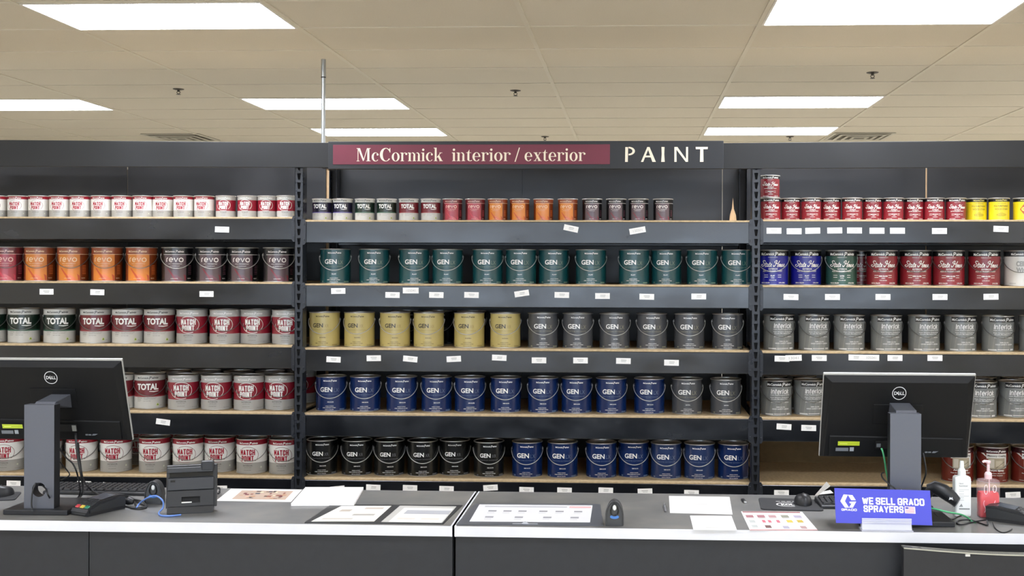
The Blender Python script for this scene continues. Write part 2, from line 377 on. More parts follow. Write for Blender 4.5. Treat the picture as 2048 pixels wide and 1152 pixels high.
# fascia boards along the top
xl = P(657, 300, D).x; xr = P(1447, 300, D).x
MB().hexa([(-4.3, D - .030, 2.352), (xl + .05, D - .030, 2.339), (xl + .05, D - .012, 2.339), (-4.3, D - .012, 2.352)], [(-4.3, D - .030, 2.500), (xl + .05, D - .030, 2.472), (xl + .05, D - .012, 2.472), (-4.3, D - .012, 2.500)], FASC).build('fascia_board', rack, .002)
MB().hexa([(xr - .05, D - .030, 2.330), (3.15, D - .030, 2.342), (3.15, D - .012, 2.342), (xr - .05, D - .012, 2.330)], [(xr - .05, D - .030, 2.466), (3.15, D - .030, 2.486), (3.15, D - .012, 2.486), (xr - .05, D - .012, 2.466)], FASC).build('fascia_board', rack, .002)
# brown hardboard strip standing at the back of the empty bottom shelf
BRN = mat('brown_hardboard', '#85704f', .7, noise=.08, scale=20)
MB().box(.69, 6.60, .6655, 3.08, 6.606, .79, BRN).build('back_strip', rack)
tag(MB().prism([(0, 0), (.045, 0), (.040, .05), (.028, .085), (.022, .15), (.017, .09), (.006, .055)], 0, .004, PINE).build('cardboard_scrap', None, 0, (P(1458, 437, 6.45).x, 6.45, 2.0595)), 'torn pale cardboard scrap upright on the top shelf near the PAINT end post', 'scrap')

# ------------------------------------------------------------------ the sign board
sx0, sx1, sz0, sz1 = P(657, 300, D - .05).x, P(1447, 300, D - .05).x, 2.328, 2.476
sign = thing('sign_board', 'long charcoal hanging sign with a burgundy panel and cream lettering', 'sign', ((sx0 + sx1) / 2, D - .045, sz0))
W2 = (sx1 - sx0) / 2; H = sz1 - sz0
MB().box(-W2, -.012, 0, W2, .012, H, mat('sign_charcoal', '#1f2125', .5, noise=.06, scale=5)).build('board', sign, .003)
SC_ = 1000 * (sx1 - sx0) / 790.0 / 1000      # metres per photo pixel on the sign
def SU(px): return -W2 + (px - 657) * SC_
def SV(py): return (340.3 - py) * SC_ * 1.0
MB().box(SU(667), -.0145, SV(331), SU(1222.5), -.011, SV(291.5), mat('sign_burgundy', '#6d2638', .5, noise=.04)).build('panel', sign, .001)
CREAM = mat('sign_cream', '#f1e3cc', .5)
def bodoni(ch):                                # serif letters as polygons, cap height 700
    o = []; A = lambda it: o.append(it)
    def R(a, b, c, d): A(([(a, b), (c, b), (c, d), (a, d)], [(0, 1, 2, 3)], CREAM, 1))
    def ring(cx, cy, rx, ry, ix, iy, a0=0, a1=360, dx=0):
        n = 36; oo = arc(cx, cy, rx, ry, a0, a1, n); ii = arc(cx + dx, cy, ix, iy, a0, a1, n)
        A((oo + ii, [(i, i + 1, n + 2 + i, n + 1 + i) for i in range(n)], CREAM, 1))
    def stem(x, h, foot=True, flag=True, w=100):
        R(x, 0, x + w, h)
        if foot: R(x - 45, 0, x + w + 45, 26)
        if flag: A(([(x, h), (x, h - 50), (x - 60, h - 22), (x - 60, h)], [(0, 1, 2, 3)], CREAM, 1))
    def hump(x, xr, w=100):
        ring((x + xr + w) / 2 - 5, 300, (xr + w - x) / 2 + 5, 168, (xr - x) / 2 + 10, 138, 0, 180, -40); R(xr, 0, xr + w, 300); R(xr - 45, 0, xr + w + 45, 26)
    if ch == 'i': stem(60, 460); A(disc(110, 610, 62, 62, CREAM, 1)); wd = 220
    elif ch == 'n': stem(60, 460); hump(160, 310); wd = 470
    elif ch == 'm': stem(60, 460); hump(160, 310); hump(410, 560); wd = 720
    elif ch == 'r': stem(60, 460); ring(265, 330, 110, 135, 105, 105, 20, 180); A(disc(330, 385, 55, 55, CREAM, 1)); wd = 390
    elif ch == 'o': ring(235, 230, 215, 242, 105, 218); wd = 470
    elif ch == 'c': ring(225, 230, 205, 242, 120, 216, 45, 318, 25); A(disc(345, 355, 52, 52, CREAM, 1)); wd = 425
    elif ch == 'e': ring(225, 230, 205, 242, 105, 216, 0, 322, 12); R(110, 225, 425, 255); wd = 455
    elif ch == 't': R(80, 60, 180, 460); A(([(80, 460), (180, 460), (180, 620)], [(0, 1, 2)], CREAM, 1)); R(10, 434, 275, 462); ring(215, 90, 135, 95, 40, 70, 180, 330); wd = 300
    elif ch == 'x':
        A(([(60, 450), (180, 450), (420, 10), (300, 10)], [(0, 1, 2, 3)], CREAM, 1)); A(([(360, 450), (395, 450), (115, 10), (80, 10)], [(0, 1, 2, 3)], CREAM, 1))
        for a, b, c in ((20, 230, 434), (300, 450, 434), (30, 180, 0), (250, 465, 0)): R(a, c, b, c + 26)
        wd = 475
    elif ch == 'k':
        stem(60, 720); A(([(160, 200), (200, 190), (400, 445), (360, 445)], [(0, 1, 2, 3)], CREAM, 1)); A(([(215, 235), (305, 320), (470, 10), (345, 10)], [(0, 1, 2, 3)], CREAM, 1)); R(310, 434, 470, 460); R(300, 0, 500, 26); wd = 510
    elif ch == 'M':
        R(90, 0, 122, 690); R(620, 0, 730, 700); R(30, 0, 185, 26); R(560, 0, 800, 26); R(30, 674, 180, 700); R(640, 674, 800, 700)
        A(([(90, 700), (215, 700), (440, 60), (385, 0)], [(0, 1, 2, 3)], CREAM, 1)); A(([(385, 0), (440, 60), (640, 700), (600, 700)], [(0, 1, 2, 3)], CREAM, 1)); wd = 820
    elif ch == 'C':
        ring(340, 350, 310, 362, 185, 330, 42, 322, 30); A(([(570, 470), (600, 470), (600, 710), (575, 710), (520, 600)], [(0, 1, 2, 3, 4)], CREAM, 1)); wd = 640
    elif ch == '/': A(([(40, -40), (90, -40), (300, 720), (250, 720)], [(0, 1, 2, 3)], CREAM, 1)); wd = 340
    else: wd = 230
    return o, wd
def word(s, px0, px1, base, cap):
    items = []; x = 0
    for ch in s:
        o, wd = bodoni(ch); items += shift(o, x); x += wd + 20
    k = (px1 - px0) / x
    return [([(SU(px0 + u * k), SV(base) + v / 700 * cap * SC_) for u, v in vs], fs, m, L) for vs, fs, m, L in items]
for s, a, b in (('McCormick', 714, 890), ('interior', 907, 1026), ('/', 1031, 1046), ('exterior', 1052, 1175)):
    MB().art(word(s, a, b, 324.5, 26), lambda u, v, L: (u, -.0147 - .0004 * L, v)).build('lettering', sign)
def Q(*pts): return ([(SU(x), SV(y)) for x, y in pts], [list(range(len(pts)))], CREAM, 1)
def bowl(pts): return pts
mb = MB(); fl = lambda u, v, L: (u, -.0122 - .0004 * L, v)
pj = []
pj += [Q((1253, 297), (1258.5, 297), (1258, 326.5), (1252.5, 326.5))]                                     # P
n = 18; oo = arc(1259.5, 305, 12.5, 8.5, 90, -90, n); ii = arc(1259.5, 305, 7.6, 5.4, 90, -90, n)
pj.append(([(SU(x), SV(610 - y)) for x, y in oo + ii], [(i, i + 1, n + 2 + i, n + 1 + i) for i in range(n)], CREAM, 1))
pj += [Q((1296.5, 297), (1300.5, 297), (1288.5, 326.5), (1284, 326.5)), Q((1296.2, 297), (1301, 297), (1313.5, 326.5), (1306.5, 326.5)), Q((1290, 314), (1307, 314), (1308, 317.5), (1289, 317.5))]   # A
pj += [Q((1324.5, 297), (1330.5, 297), (1330, 311), (1331, 326.5), (1324, 326.5), (1325, 311))]           # I
pj += [Q((1350, 297), (1354, 297), (1354.5, 326.5), (1350, 326.5)), Q((1350, 297), (1356, 297), (1377, 326.5), (1372.5, 326.5)), Q((1373, 297), (1377, 297), (1377, 326.5), (1373, 326.5))]              # N
pj += [Q((1392, 297), (1416, 297), (1415.6, 301.5), (1392.4, 301.5)), Q((1401, 300), (1407, 300), (1407.5, 326.5), (1400.5, 326.5))]   # T
for ch in (pj[:2], pj[2:5], pj[5:6], pj[6:9], pj[9:]): MB().art(ch, fl).build('letter', sign)
m = MB()
for x in (-W2 + .06, W2 - .06): m.box(x - .02, .011, .02, x + .02, .0148, H - .02, RACKP)
m.build('hanger', sign)

# ------------------------------------------------------------------ paint cans
GR, GH, QR, QH = .0825, .190, .0535, .121
BRAND_W = ink('#f2f0ec')
def brand(u0, u1, v, h, m, L=2, bold=.012):    # "McCormick Paints", the P taller than the rest
    t = u1 - u0; s = u0 + t * .56
    o = [text('McCormick', u0, v, s - t * .01, v + h, m, L, .03), text('P', s, v - h * .35, s + t * .12, v + h * 1.3, m, L, .01, .25), text('aints', s + t * .13, v, u1, v + h * 1.02, m, L, .03, .25)]
    return o
def mono(s, x0, x1, v0, h, wd, m, L=2, shear=0):   # thin round letters of even stroke
    A = {'r': (.42, [[(0, 0), (0, .62)] + arc(.32, .62, .32, .36, 180, 80, 8)]),
         'e': (.86, [[(.02, .5), (.84, .5)] + arc(.43, .5, .41, .48, 0, 315, 18)]),
         'v': (.86, [[(0, 1), (.43, .02), (.86, 1)]]), 'o': (.95, [arc(.475, .5, .46, .48, 0, 360, 22)]),
         'I': (.2, [[(.1, 0), (.1, 1.35)]]), 'n': (.7, [[(0, 0), (0, 1)], [(0, .6)] + arc(.33, .62, .33, .36, 170, 0, 8) + [(.66, 0)]]),
         't': (.5, [[(.2, 1.35), (.2, .2)] + arc(.38, .2, .18, .18, 180, 280, 6), [(0, 1), (.5, 1)]]), 'l': (.25, [[(.05, 1.35), (.05, .2)] + arc(.2, .2, .15, .18, 180, 270, 5)]),
         'k': (.6, [[(0, 0), (0, 1.35)], [(.55, 1), (0, .45)], [(.15, .6), (.6, 0)]])}
    tot = sum(A[c][0] for c in s) + .28 * (len(s) - 1); k = (x1 - x0) / tot; x = 0; out = []
    for c in s:
        for st in A[c][1]: out.append(stroke([(x0 + (x + p[0]) * k + shear * p[1] * h, v0 + p[1] * h) for p in st], wd, m, L))
        x += A[c][0] + .28
    return out
def script(x0, x1, v0, h, m, L=2):             # "State House" in brush script strokes
    S = [[(.16, .84), (.13, .98), (.06, .95), (.07, .70), (.13, .42), (.08, .10), (0, .16), (-.02, .34), (.06, .40)],
         [(.20, .75), (.17, .1), (.2, .02), (.22, .1)], [(.16, .52), (.24, .54)], [(.29, .42), (.25, .46), (.235, .2), (.26, .03), (.29, .2), (.30, .44), (.29, .06), (.32, .08)],
         [(.36, .75), (.335, .1), (.36, .02), (.38, .1)], [(.325, .52), (.40, .54)], [(.39, .22), (.43, .32), (.42, .46), (.395, .3), (.405, .06), (.44, .1)],
         [(.50, .3), (.52, .02), (.58, .3), (.63, .98), (.56, .90), (.54, .70), (.58, .62)], [(.60, .48), (.70, .56)], [(.74, .98), (.69, .5), (.67, .04), (.70, .04)],
         [(.75, .44), (.72, .3), (.735, .04), (.77, .2), (.75, .44), (.79, .38)], [(.80, .44), (.79, .1), (.82, .04), (.845, .44), (.84, .06), (.86, .08)],
         [(.90, .44), (.88, .34), (.91, .14), (.88, .03), (.865, .1)], [(.94, .22), (.98, .32), (.97, .46), (.945, .3), (.955, .05), (1.0, .14)]]
    out = []
    for st in S:
        pp = smooth_path([(p[0], p[1], 0) for p in st], 4)
        out.append(stroke([(x0 + (p.x + p.y * .03) * (x1 - x0), v0 + p.y * h) for p in pp], [h * (.07 + .05 * abs(math.sin(i * .8))) for i in range(len(pp))], m, L))
    return out
def lines(spec, m, L=2):                       # small print: (text, u0, u1, v, height)
    return [text(t, a, v, b, v + h, m, L, .02) for t, a, b, v, h in spec]
def d_gen(base, suf, ti, si, sub, fin, foot):
    T, S_ = ink(ti), ink(si)
    it = brand(-34, 40, 163, 8, T) + [text('GEN', -54, 106, 15 if suf == 'LX' else 6, 132 if suf == 'LX' else 129, T, 2, .025), text(suf, 23 if suf == 'LX' else 13, 106, 50 if suf == 'LX' else 37, 126 if suf == 'LX' else 123, S_, 2, -.006), text(sub, -54, 90, 50, 95.5, S_, 2)]
    it += lines([(fin, -12, 12 if len(fin) < 6 else 22, 49, 5)] + foot, T)
    it += [rect(56, 6, 92, 13, S_, 1), rect(-78, 7, -66, 14, S_, 1)]
    return dict(base=ink(base), bands=[], art=it)
GF = [('INTERIOR / EXTERIOR', -22, 22, 27, 3.5), ('100% ACRYLIC LATEX', -38, 34, 18, 4), ('ONE U.S. GALLON', -24, 22, 8, 3.5)]
def d_total(band, dark):
    it = brand(-64, 52, 166, 10, ink('#2e2e2e'))
    it += [text('TOTAL', -66, 104, 52, 140, BRAND_W, 2, .045), stroke([(2, 97), (26, 95), (52, 98)], [3, 5, 3], BRAND_W, 2)]
    K = ink('#77756f')
    it += lines([('Interior', -66, -36, 58, 5), ('Latex', -66, -42, 48, 5), ('Eggshell', -66, -46, 40, 3.5), ('PAINT & PRIMER IN ONE LOW ODOR', -28, 42, 60, 3), ('WASHABLE STAIN RESISTANT', -28, 36, 53, 3), ('SPATTER FREE', -28, 10, 42, 3), ('3.78 L', 60, 76, 16, 3)], K)
    it += [disc(48, 22, 9, 9, ink('#c9cfa0'), 1), poly([(42, 18), (48, 30), (55, 18)], ink('#7a8f2c'), 2)]
    return dict(base=ink('#c9c8c2'), bands=[(0, 66, '#c4c3bd'), (66, 73, band), (73, 155, dark), (155, 157, '#8f8f8b')], art=it)
def d_match(red):
    if red:
        tc, bc, bands = BRAND_W, BRAND_W, [(0, 57, '#a9a8a4'), (57, 150, '#8e1f30'), (150, 190, '#b5b4b0')]
    else:
        tc, bc, bands = ink('#a32034'), BRAND_W, [(0, 62, '#a3a29d'), (62, 158, '#e8e6e1'), (158, 190, '#93202f')]
    dv = 0 if red else -3
    it = brand(-62, 42, 163, 9, bc)
    rc = BRAND_W if red else ink('#8f6a6a')
    it += [ringart(-12, 106 + dv, 57, 44, 2.6, rc, 1, -48, 128), ringart(-12, 104 + dv, 59, 44, 2.6, rc, 1, 168, 296)]
    it += block('MATCH', -55, 105 + dv, 27, 136 + dv, tc, 2, .185, .07) + block('POINT', -48, 72 + dv, 20, 102 + dv, tc, 2, .185, .07)
    K = ink('#75736f')
    it += lines([('INTERIOR', -38, 14, 41, 9), ('LATEX WALL PAINT', -32, 8, 33, 3.5), ('ULTRA PURE WHITE', -34, 6, 18, 4), ('ONE U.S. GALLON', 46, 80, 12, 3)], K)
    if not red: it += [disc(62, 34, 5, 5, ink('#c5c8b4'), 1)]
    return dict(base=ink('#b5b4b0'), bands=bands, art=it)
def d_revo(main, side, top, sw, sw2, tx):
    T = ink(tx); it = []
    # front panel between darker sides, swirling flames at the foot
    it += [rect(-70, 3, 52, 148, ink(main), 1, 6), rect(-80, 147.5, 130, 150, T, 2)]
    it += [poly([(-52, 70), (-46, 72), (-20, 40), (6, 3), (-10, 3), (-26, 32)], ink(sw), 2), poly([(-14, 40), (0, 36), (24, 20), (40, 3), (8, 3), (-8, 24)], ink(sw2), 2), poly([(36, 40), (50, 30), (50, 3), (42, 3), (40, 22)], ink(sw), 2)]
    it += brand(-66, 38, 160, 10, T) + mono('revo', -56, 34, 108, 22, 5, T, 3)
    it += lines([('HIGH PERFORMANCE', -44, 28, 95, 4), ('INTERIOR FLAT', -36, 16, 83, 4), ('ULTRA WHITE', -32, 6, 14, 4), ('GALLON 3.78 L', 60, 84, 14, 6)], T, 3)
    it += [rect(66 + 0, 40 + 9 * i, 90, 43 + 9 * i, ink(sw2), 1) for i in range(6)]
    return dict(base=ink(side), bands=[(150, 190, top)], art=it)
def d_state(base, fin):
    T = BRAND_W
    it = brand(-66, 72, 160, 14, T) + script(-64, 70, 98, 34, T, 2)
    it += lines([('PREMIUM QUALITY', -24, 28, 147, 3.5), ('EXTERIOR', -22, 28, 83, 8), ('ALKYD ENAMEL PAINT', -54, 54, 72, 7), (fin, -22 if len(fin) > 6 else -10, 24 if len(fin) > 6 else 12, 46, 8), ('SHEEN', -8, 10, 37, 4), ('ULTRA DEEP BASE', -18, 20, 25, 4), ('ONE U.S. GALLON', -64, -16, 9, 7), ('3.78 LITERS', 34, 72, 9, 7)], T)
    it += [rect(-46, 53, -24, 55, T, 1), rect(28, 53, 48, 55, T, 1), rect(-46, 42, -24, 44, T, 1), rect(28, 42, 48, 44, T, 1), rect(118, 4, 122, 150, T, 1)]
    return dict(base=ink(base), bands=[(157, 190, '#121213'), (0, 4, '#1a1a1a')], art=it)
def d_inter():
    T = ink('#e6e6e4')
    it = [rect(-66, 156, 96, 186, ink('#141416'), 1)] + brand(-62, 82, 162, 13, T, 2) + mono('Interlok', -42, 58, 119, 19, 4.2, T, 2, .12)
    it += lines([('High Performance DTM', -44, 66, 108, 7), ('Fast Drying Industrial', -44, 64, 95, 7), ('Acrylic Modified Coat', -40, 56, 86, 7), ('INTERIOR', -40, 10, 70, 6), ('EXTERIOR', 18, 62, 70, 6), ('SEMI-GLOSS', -12, 36, 45, 6), ('HIGH SAFETY GREEN', -34, 62, 34, 7)], T)
    it += [rect(-74, 6, -28, 12, T, 1), rect(-24, 9, 40, 12, T, 1), rect(48, 6, 74, 14, T, 1)]
    it += [poly([(-80 + 14 * k, 4), (-72 + 14 * k, 4), (-56 + 14 * k, 140), (-60 + 14 * k, 140)], ink('#878984'), 0) for k in range(0, 12, 2)]
    return dict(base=ink('#7d7f7d'), bands=[(0, 3, '#3a3a3a')], art=it)
def d_mason():
    T = BRAND_W; W_ = ink('#d8d5cf')
    it = [poly([(-78, 156), (-60, 156), (-40, 132), (-60, 146)], W_, 1), rect(-46, 128, 66, 156, W_, 1), rect(52, 78, 66, 130, W_, 1), rect(-36, 74, 54, 132, ink('#a79c86'), 2), rect(-30, 80, -6, 126, ink('#c9c2b4'), 3), rect(2, 88, 38, 118, ink('#bdb29c'), 3), stroke([(0, 78), (30, 100), (50, 112)], 3, ink('#6f6655'), 3)]
    it += brand(-46, 62, 163, 9, T) + [text('Masonry Coating', -42, 137, 62, 149, ink('#3a3836'), 2, .03, .2), text('Acrylic Epoxy', -32, 60, 48, 72, T, 2, .04), text('Fast Drying Single Part', -46, 48, 60, 54, T, 2, .02), text('Interior Exterior', -26, 38, 42, 43, T, 2, .02), text('ONE GALLON', -60, 12, -30, 16, T, 2), text('3.78 LITERS', 40, 12, 64, 16, T, 2)]
    return dict(base=ink('#6b241a'), bands=[(158, 190, '#3b1219')], art=it)
def d_ceiling():
    K = ink('#9a9a96')
    it = [rect(-60, 157, 80, 186, ink('#1b1b1c'), 1)] + brand(-50, 70, 163, 12, BRAND_W) + [text('CEILING', -22, 104, 66, 132, K, 2, .05), text('WHITE', -22, 72, 60, 98, K, 2, .05), rect(34, 10, 60, 24, ink('#3a3a3a'), 1), rect(-60, 12, -24, 15, K, 1)]
    return dict(base=ink('#d4d3ce'), bands=[(157, 190, '#2a2a2b')], art=it)
def d_yellow(diamond):
    K = ink('#8a7a1c'); T = ink('#efe27a')
    it = brand(-40, 50, 163, 11, T)
    if diamond: it += [poly([(-46, 92), (-16, 134), (14, 92), (-16, 50)], ink('#b05a1c'), 1), disc(-10, 94, 24, 18, ink('#e8cf5a'), 2), text('WOOD', -28, 88, 8, 100, K, 3, .03), text('FINISH', 18, 80, 58, 92, K, 2)]
    else: it += lines([('HIGH GLOSS CLEAR', -24, 42, 140, 5), ('POLYURETHANE', -54, 62, 112, 15), ('WOOD STAIN', -48, 58, 86, 15), ('CRYSTAL', -8, 18, 62, 6)], K) + [ringart(6, 46, 38, 9, 3, K, 2), text('INTERIOR', -20, 42, 32, 50, K, 2)]
    return dict(base=ink('#e3cf1e'), bands=[(156, 190, '#161613')], art=it)

DES = {
 'teal': d_gen('#12484d', 'LX', '#f4f4f2', '#6f8a78', 'LIFETIME EXTERIOR', 'FLAT', GF),
 'blue': d_gen('#0a2558', 'LX', '#f4f4f2', '#5f7390', 'LIFETIME EXTERIOR', 'SEMI-GLOSS', GF),
 'fadedblue': d_gen('#24365f', 'LX', '#f4f4f2', '#66758e', 'LIFETIME EXTERIOR', 'SEMI-GLOSS', GF),
 'grey': d_gen('#4a4c50', 'LX', '#f4f4f2', '#8d8c78', 'LIFETIME EXTERIOR', 'SATIN', GF),
 'gold': d_gen('#bdac6b', 'XR', '#37322a', '#a08f56', 'PREMIUM INTERIOR', 'EGGSHELL', GF),
 'black': d_gen('#121312', 'XR', '#f0f0ee', '#6a6c70', 'PREMIUM INTERIOR', 'SEMI-GLOSS', GF),
 'tgreen': d_total('#2e5a45', '#16291f'), 'tred': d_total('#8e2f36', '#6f2229'), 'tpurple': d_total('#4b3f86', '#1b1830'),
 'mred': d_match(True), 'mwhite': d_match(False),
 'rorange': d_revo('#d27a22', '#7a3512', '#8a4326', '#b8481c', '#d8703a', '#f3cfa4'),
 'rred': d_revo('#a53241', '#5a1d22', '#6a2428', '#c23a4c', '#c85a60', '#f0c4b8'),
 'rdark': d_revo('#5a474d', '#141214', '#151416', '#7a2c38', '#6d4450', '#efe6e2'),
 'sred': d_state('#86202a', 'SEMI-GLOSS'), 'sblue': d_state('#15188a', 'FLAT'), 'sgreen': d_state('#244c40', 'SATIN'),
 'inter': d_inter(), 'mason': d_mason(), 'ceil': d_ceiling(), 'yellow': d_yellow(False), 'diamond': d_yellow(True)}
LIDMAT = {'gold': STEEL, 'black': mat('lid_black', '#18181a', .25, .3), 'inter': STEEL}
def can_meshes(key, quart):
    d = DES[key]; R, Hh = (QR, QH) if quart else (GR, GH)
    kv = (Hh * 1000) / 190.0; ku = R / GR       # artwork is drawn for the gallon can
    zs = [(.003, d['base'])]
    cuts = sorted({0.0, 190.0} | {b[0] for b in d['bands']} | {b[1] for b in d['bands']})
    prof = [(R - .002, 0), (R + .0012, .0005), (R + .0012, .003), (R, .004)]; mats_ = [STEEL, STEEL, STEEL]
    for a, b in zip(cuts[:-1], cuts[1:]):
        mm = d['base']
        for x, y, c in d['bands']:
            if a >= x - .01 and b <= y + .01: mm = ink(c)
        zt = min(b * kv / 1000, Hh - .0055); zb = prof[-1][1]
        if zt - zb < .0004: continue
        prof.append((R, zt)); mats_.append(mm)
    prof += [(R + .0012, Hh - .0054), (R + .0024, Hh - .0044), (R + .0028, Hh - .0030), (R + .0024, Hh - .0015), (R + .0012, Hh - .0004), (R - .0006, Hh), (R - .0024, Hh - .0005), (R - .0038, Hh - .0018), (R - .0045, Hh - .010)]
    mats_ += [STEEL] * 9
    m = MB(); m.lathe(prof, None, 56, mats=mats_)
    def fn(u, v, L):
        r = R + .00018 + .00022 * L; a = u * ku / 1000 / R; return (r * math.sin(a), -r * math.cos(a), v * kv / 1000)
    m.art([cut(it) for it in d['art']], fn)
    body = m.mesh('body')
    lm = LIDMAT.get(key, STEEL)
    lid = MB().lathe([(R - .0045, Hh - .0065), (R - .006, Hh - .0045), (R - .009, Hh - .0042), (R - .011, Hh - .0095), (R - .020, Hh - .0100), (R - .022, Hh - .0085), (R * .35, Hh - .0085), (.0005, Hh - .0085)], lm, 48).mesh('lid')
    if quart: return body, lid, None, None
    z0 = .150; pts = [(.0870 * math.cos(t), -.0880 * math.sin(t), z0 - .078 * math.sin(t)) for t in [PI * i / 28 for i in range(29)]]
    pts = [(.0850, 0, z0 + .001)] + pts + [(-.0850, 0, z0 + .001)]
    bail = MB().tube(pts, .0020, WIRE if key in ('teal', 'blue', 'fadedblue', 'grey', 'black', 'rdark', 'sblue', 'sgreen', 'gold') else WIRE2, 6).mesh('bail_handle')
    e = MB(); 
    for i in range(1):
        rr = [(.0, .0038), (.004, .0038), (.0075, .0018), (.009, 0)]
        vs = []; seg = 14
        for r, hgt in rr:
            for k in range(seg): a = 2 * PI * k / seg; vs.append((GR + hgt - .0006, r * math.cos(a), z0 + r * math.sin(a)))
        e.add(vs, [(j * seg + k, j * seg + (k + 1) % seg, (j + 1) * seg + (k + 1) % seg, (j + 1) * seg + k) for j in range(3) for k in range(seg)], STEEL if key not in ('black',) else BLKP, True)
    return body, lid, bail, e.mesh('handle_ear')
PROTO = {}
def make_can(key, quart):
    body, lid, bail, ear = can_meshes(key, quart)
    t = bpy.data.objects.new('paint_can', None); C.objects.link(t); t.empty_display_size = .05
    for nm, me in (('body', body), ('lid', lid), ('bail_handle', bail), ('handle_ear', ear)):
        if me:
            o = bpy.data.objects.new(nm, me); C.objects.link(o); o.parent = t
            if nm == 'handle_ear':
                o2 = bpy.data.objects.new(nm, me); C.objects.link(o2); o2.parent = t; o2.rotation_euler = (0, 0, PI)
    return t
def put_can(key, quart, x, y, z, rz):
    k = (key, quart)
    if k not in PROTO: PROTO[k] = o = make_can(key, quart)
    else: o = copy_tree(PROTO[k])
    o.location = (x, y, z); o.rotation_euler = (0, 0, rz); return o
DESC = {'teal': 'dark teal gallon can', 'blue': 'navy blue gallon can', 'fadedblue': 'faded grey-blue gallon can', 'grey': 'charcoal grey gallon can', 'gold': 'gold gallon can', 'black': 'black gallon can',
 'tgreen': 'white {s} can with dark green band', 'tred': 'white {s} can with brick red TOTAL band', 'tpurple': 'white {s} can with purple band', 'mred': 'grey-white {s} can with red oval-logo band', 'mwhite': 'white {s} can with red lettering',
 'rorange': 'orange {s} can', 'rred': 'raspberry red {s} can', 'rdark': 'dark plum {s} can', 'sred': 'dark red {s} can with script lettering', 'sblue': 'royal blue gallon can with script lettering', 'sgreen': 'green gallon can with script lettering',
 'inter': 'mid-grey gallon can with slanted lettering', 'mason': 'rust red gallon can', 'ceil': 'white gallon can with grey lettering', 'yellow': 'yellow quart can with dark lettering', 'diamond': 'yellow quart can with an orange diamond'}
SHELF = ['top', 'second', 'third', 'fourth', 'bottom']
ORD = ['first', 'second', 'third', 'fourth', 'fifth', 'sixth', 'seventh', 'eighth', 'ninth', 'tenth', 'eleventh', 'twelfth', 'thirteenth']
# (bay, row, quart?, post counted from, [(type, [photo x of each can])])
ROWS = [
 (0, 0, 1, [('mwhite', [-7, 35.4, 77, 118.7, 159.6, 202, 243.2, 285.6, 325, 366.7, 408.2]), ('mred', [451.2, 494.5, 534.5, 573])]),
 (0, 1, 0, [('rred', [16]), ('rorange', [80.3, 146, 214.4, 283.2]), ('rdark', [354.3, 422.5, 486, 557])]),
 (0, 2, 0, [('tgreen', [-18, 48.5, 119.6]), ('tred', [192.3, 255.9, 319.5]), ('mred', [384.6, 450.6, 511.8, 575])]),
 (0, 3, 0, [('tred', [238, 300.7]), ('mred', [368, 434, 499, 561])]),
 (0, 4, 0, [('mwhite', [19, 93, 165, 233.5, 310.5, 377.8, 441, 505, 570])]),
 (1, 0, 1, [('tpurple', [644.2, 685]), ('tgreen', [729.3, 772.9]), ('tred', [817.1, 861]), ('rred', [904.6, 950]), ('rorange', [994.9, 1038.8, 1086.3, 1135.1]), ('rdark', [1183.8, 1231.7, 1276.5, 1325.6])]),
 (1, 1, 0, [('teal', [670.9, 748.7, 828.3, 895, 975.2, 1041.8, 1107, 1181.7, 1268, 1332.2, 1403.7, 1473])]),
 (1, 2, 0, [('gold', [649.7, 719.3, 790.5, 858, 938.9, 1011]), ('grey', [1086.3, 1156, 1229.3, 1303.8, 1378.6, 1455.2])]),
 (1, 3, 0, [('blue', [663.3, 731.4, 804.1, 873.8, 940.4, 1012.2, 1086.7, 1153.9, 1223.2, 1299.2]), ('grey', [1374.6, 1451.9])]),
 (1, 4, 0, [('black', [645.1, 714.8, 779.9, 846.5, 910.7, 978.8]), ('blue', [1055.5, 1126, 1203.5, 1268, 1467.3]), ('fadedblue', [1333, 1399.8])]),
 (2, 0, 1, [('sred', [1540.7, 1581, 1621.8, 1661.2, 1703.6, 1744.5, 1786, 1826.9, 1868, 1911]), ('yellow', [1952, 1997.4]), ('diamond', [2046.7])]),
 (2, 1, 0, [('sblue', [1545.5, 1611.2]), ('sgreen', [1682.4]), ('sred', [1763.3, 1830.8, 1896.8, 1968]), ('ceil', [2039.8])]),
 (2, 2, 0, [('inter', [1557.6, 1627.9, 1698.4, 1772.6, 1848, 1920.7, 1995.2, 2070])]),
 (2, 3, 0, [('inter', [1553, 1618.8, 1961.6, 2029])]),
 (2, 4, 0, [('mason', [1915.6, 1985, 2055])])]
TURN = {'mwhite': -.05, 'mred': .0, 'tgreen': -.02, 'tred': -.02, 'tpurple': -.12, 'rdark': .08, 'inter': .16, 'mason': .12, 'yellow': .1, 'sred': .03, 'diamond': .2, 'rorange': -.05, 'gold': -.08}
STEP = 0.0
LAST = {}
def can_at(key, quart, b, r, px, back=0.0, dz=0.0):
    R = QR if quart else GR
    if not back:
        q = P(px, 600, D + .076 + R).x; p_, off = LAST.get((b, r), (-99, 0)); need = .1125 if quart else .181
        dd = q - p_; off = (0 if off else min(.030, math.sqrt(max(0, need * need - dd * dd)) + .004)) if dd < need else 0
        LAST[(b, r)] = (q, off)
    else: off = 0
    y = D + .076 + R + back + off + random.uniform(-.003, .003); z = ROWZ[b][r] + .0006
    x = P(px, 600, y).x
    rz = .78 * math.atan2(-x, y) + TURN.get(key, 0) + random.uniform(-.07, .07)
    return put_can(key, quart, x, y, z + dz, rz)
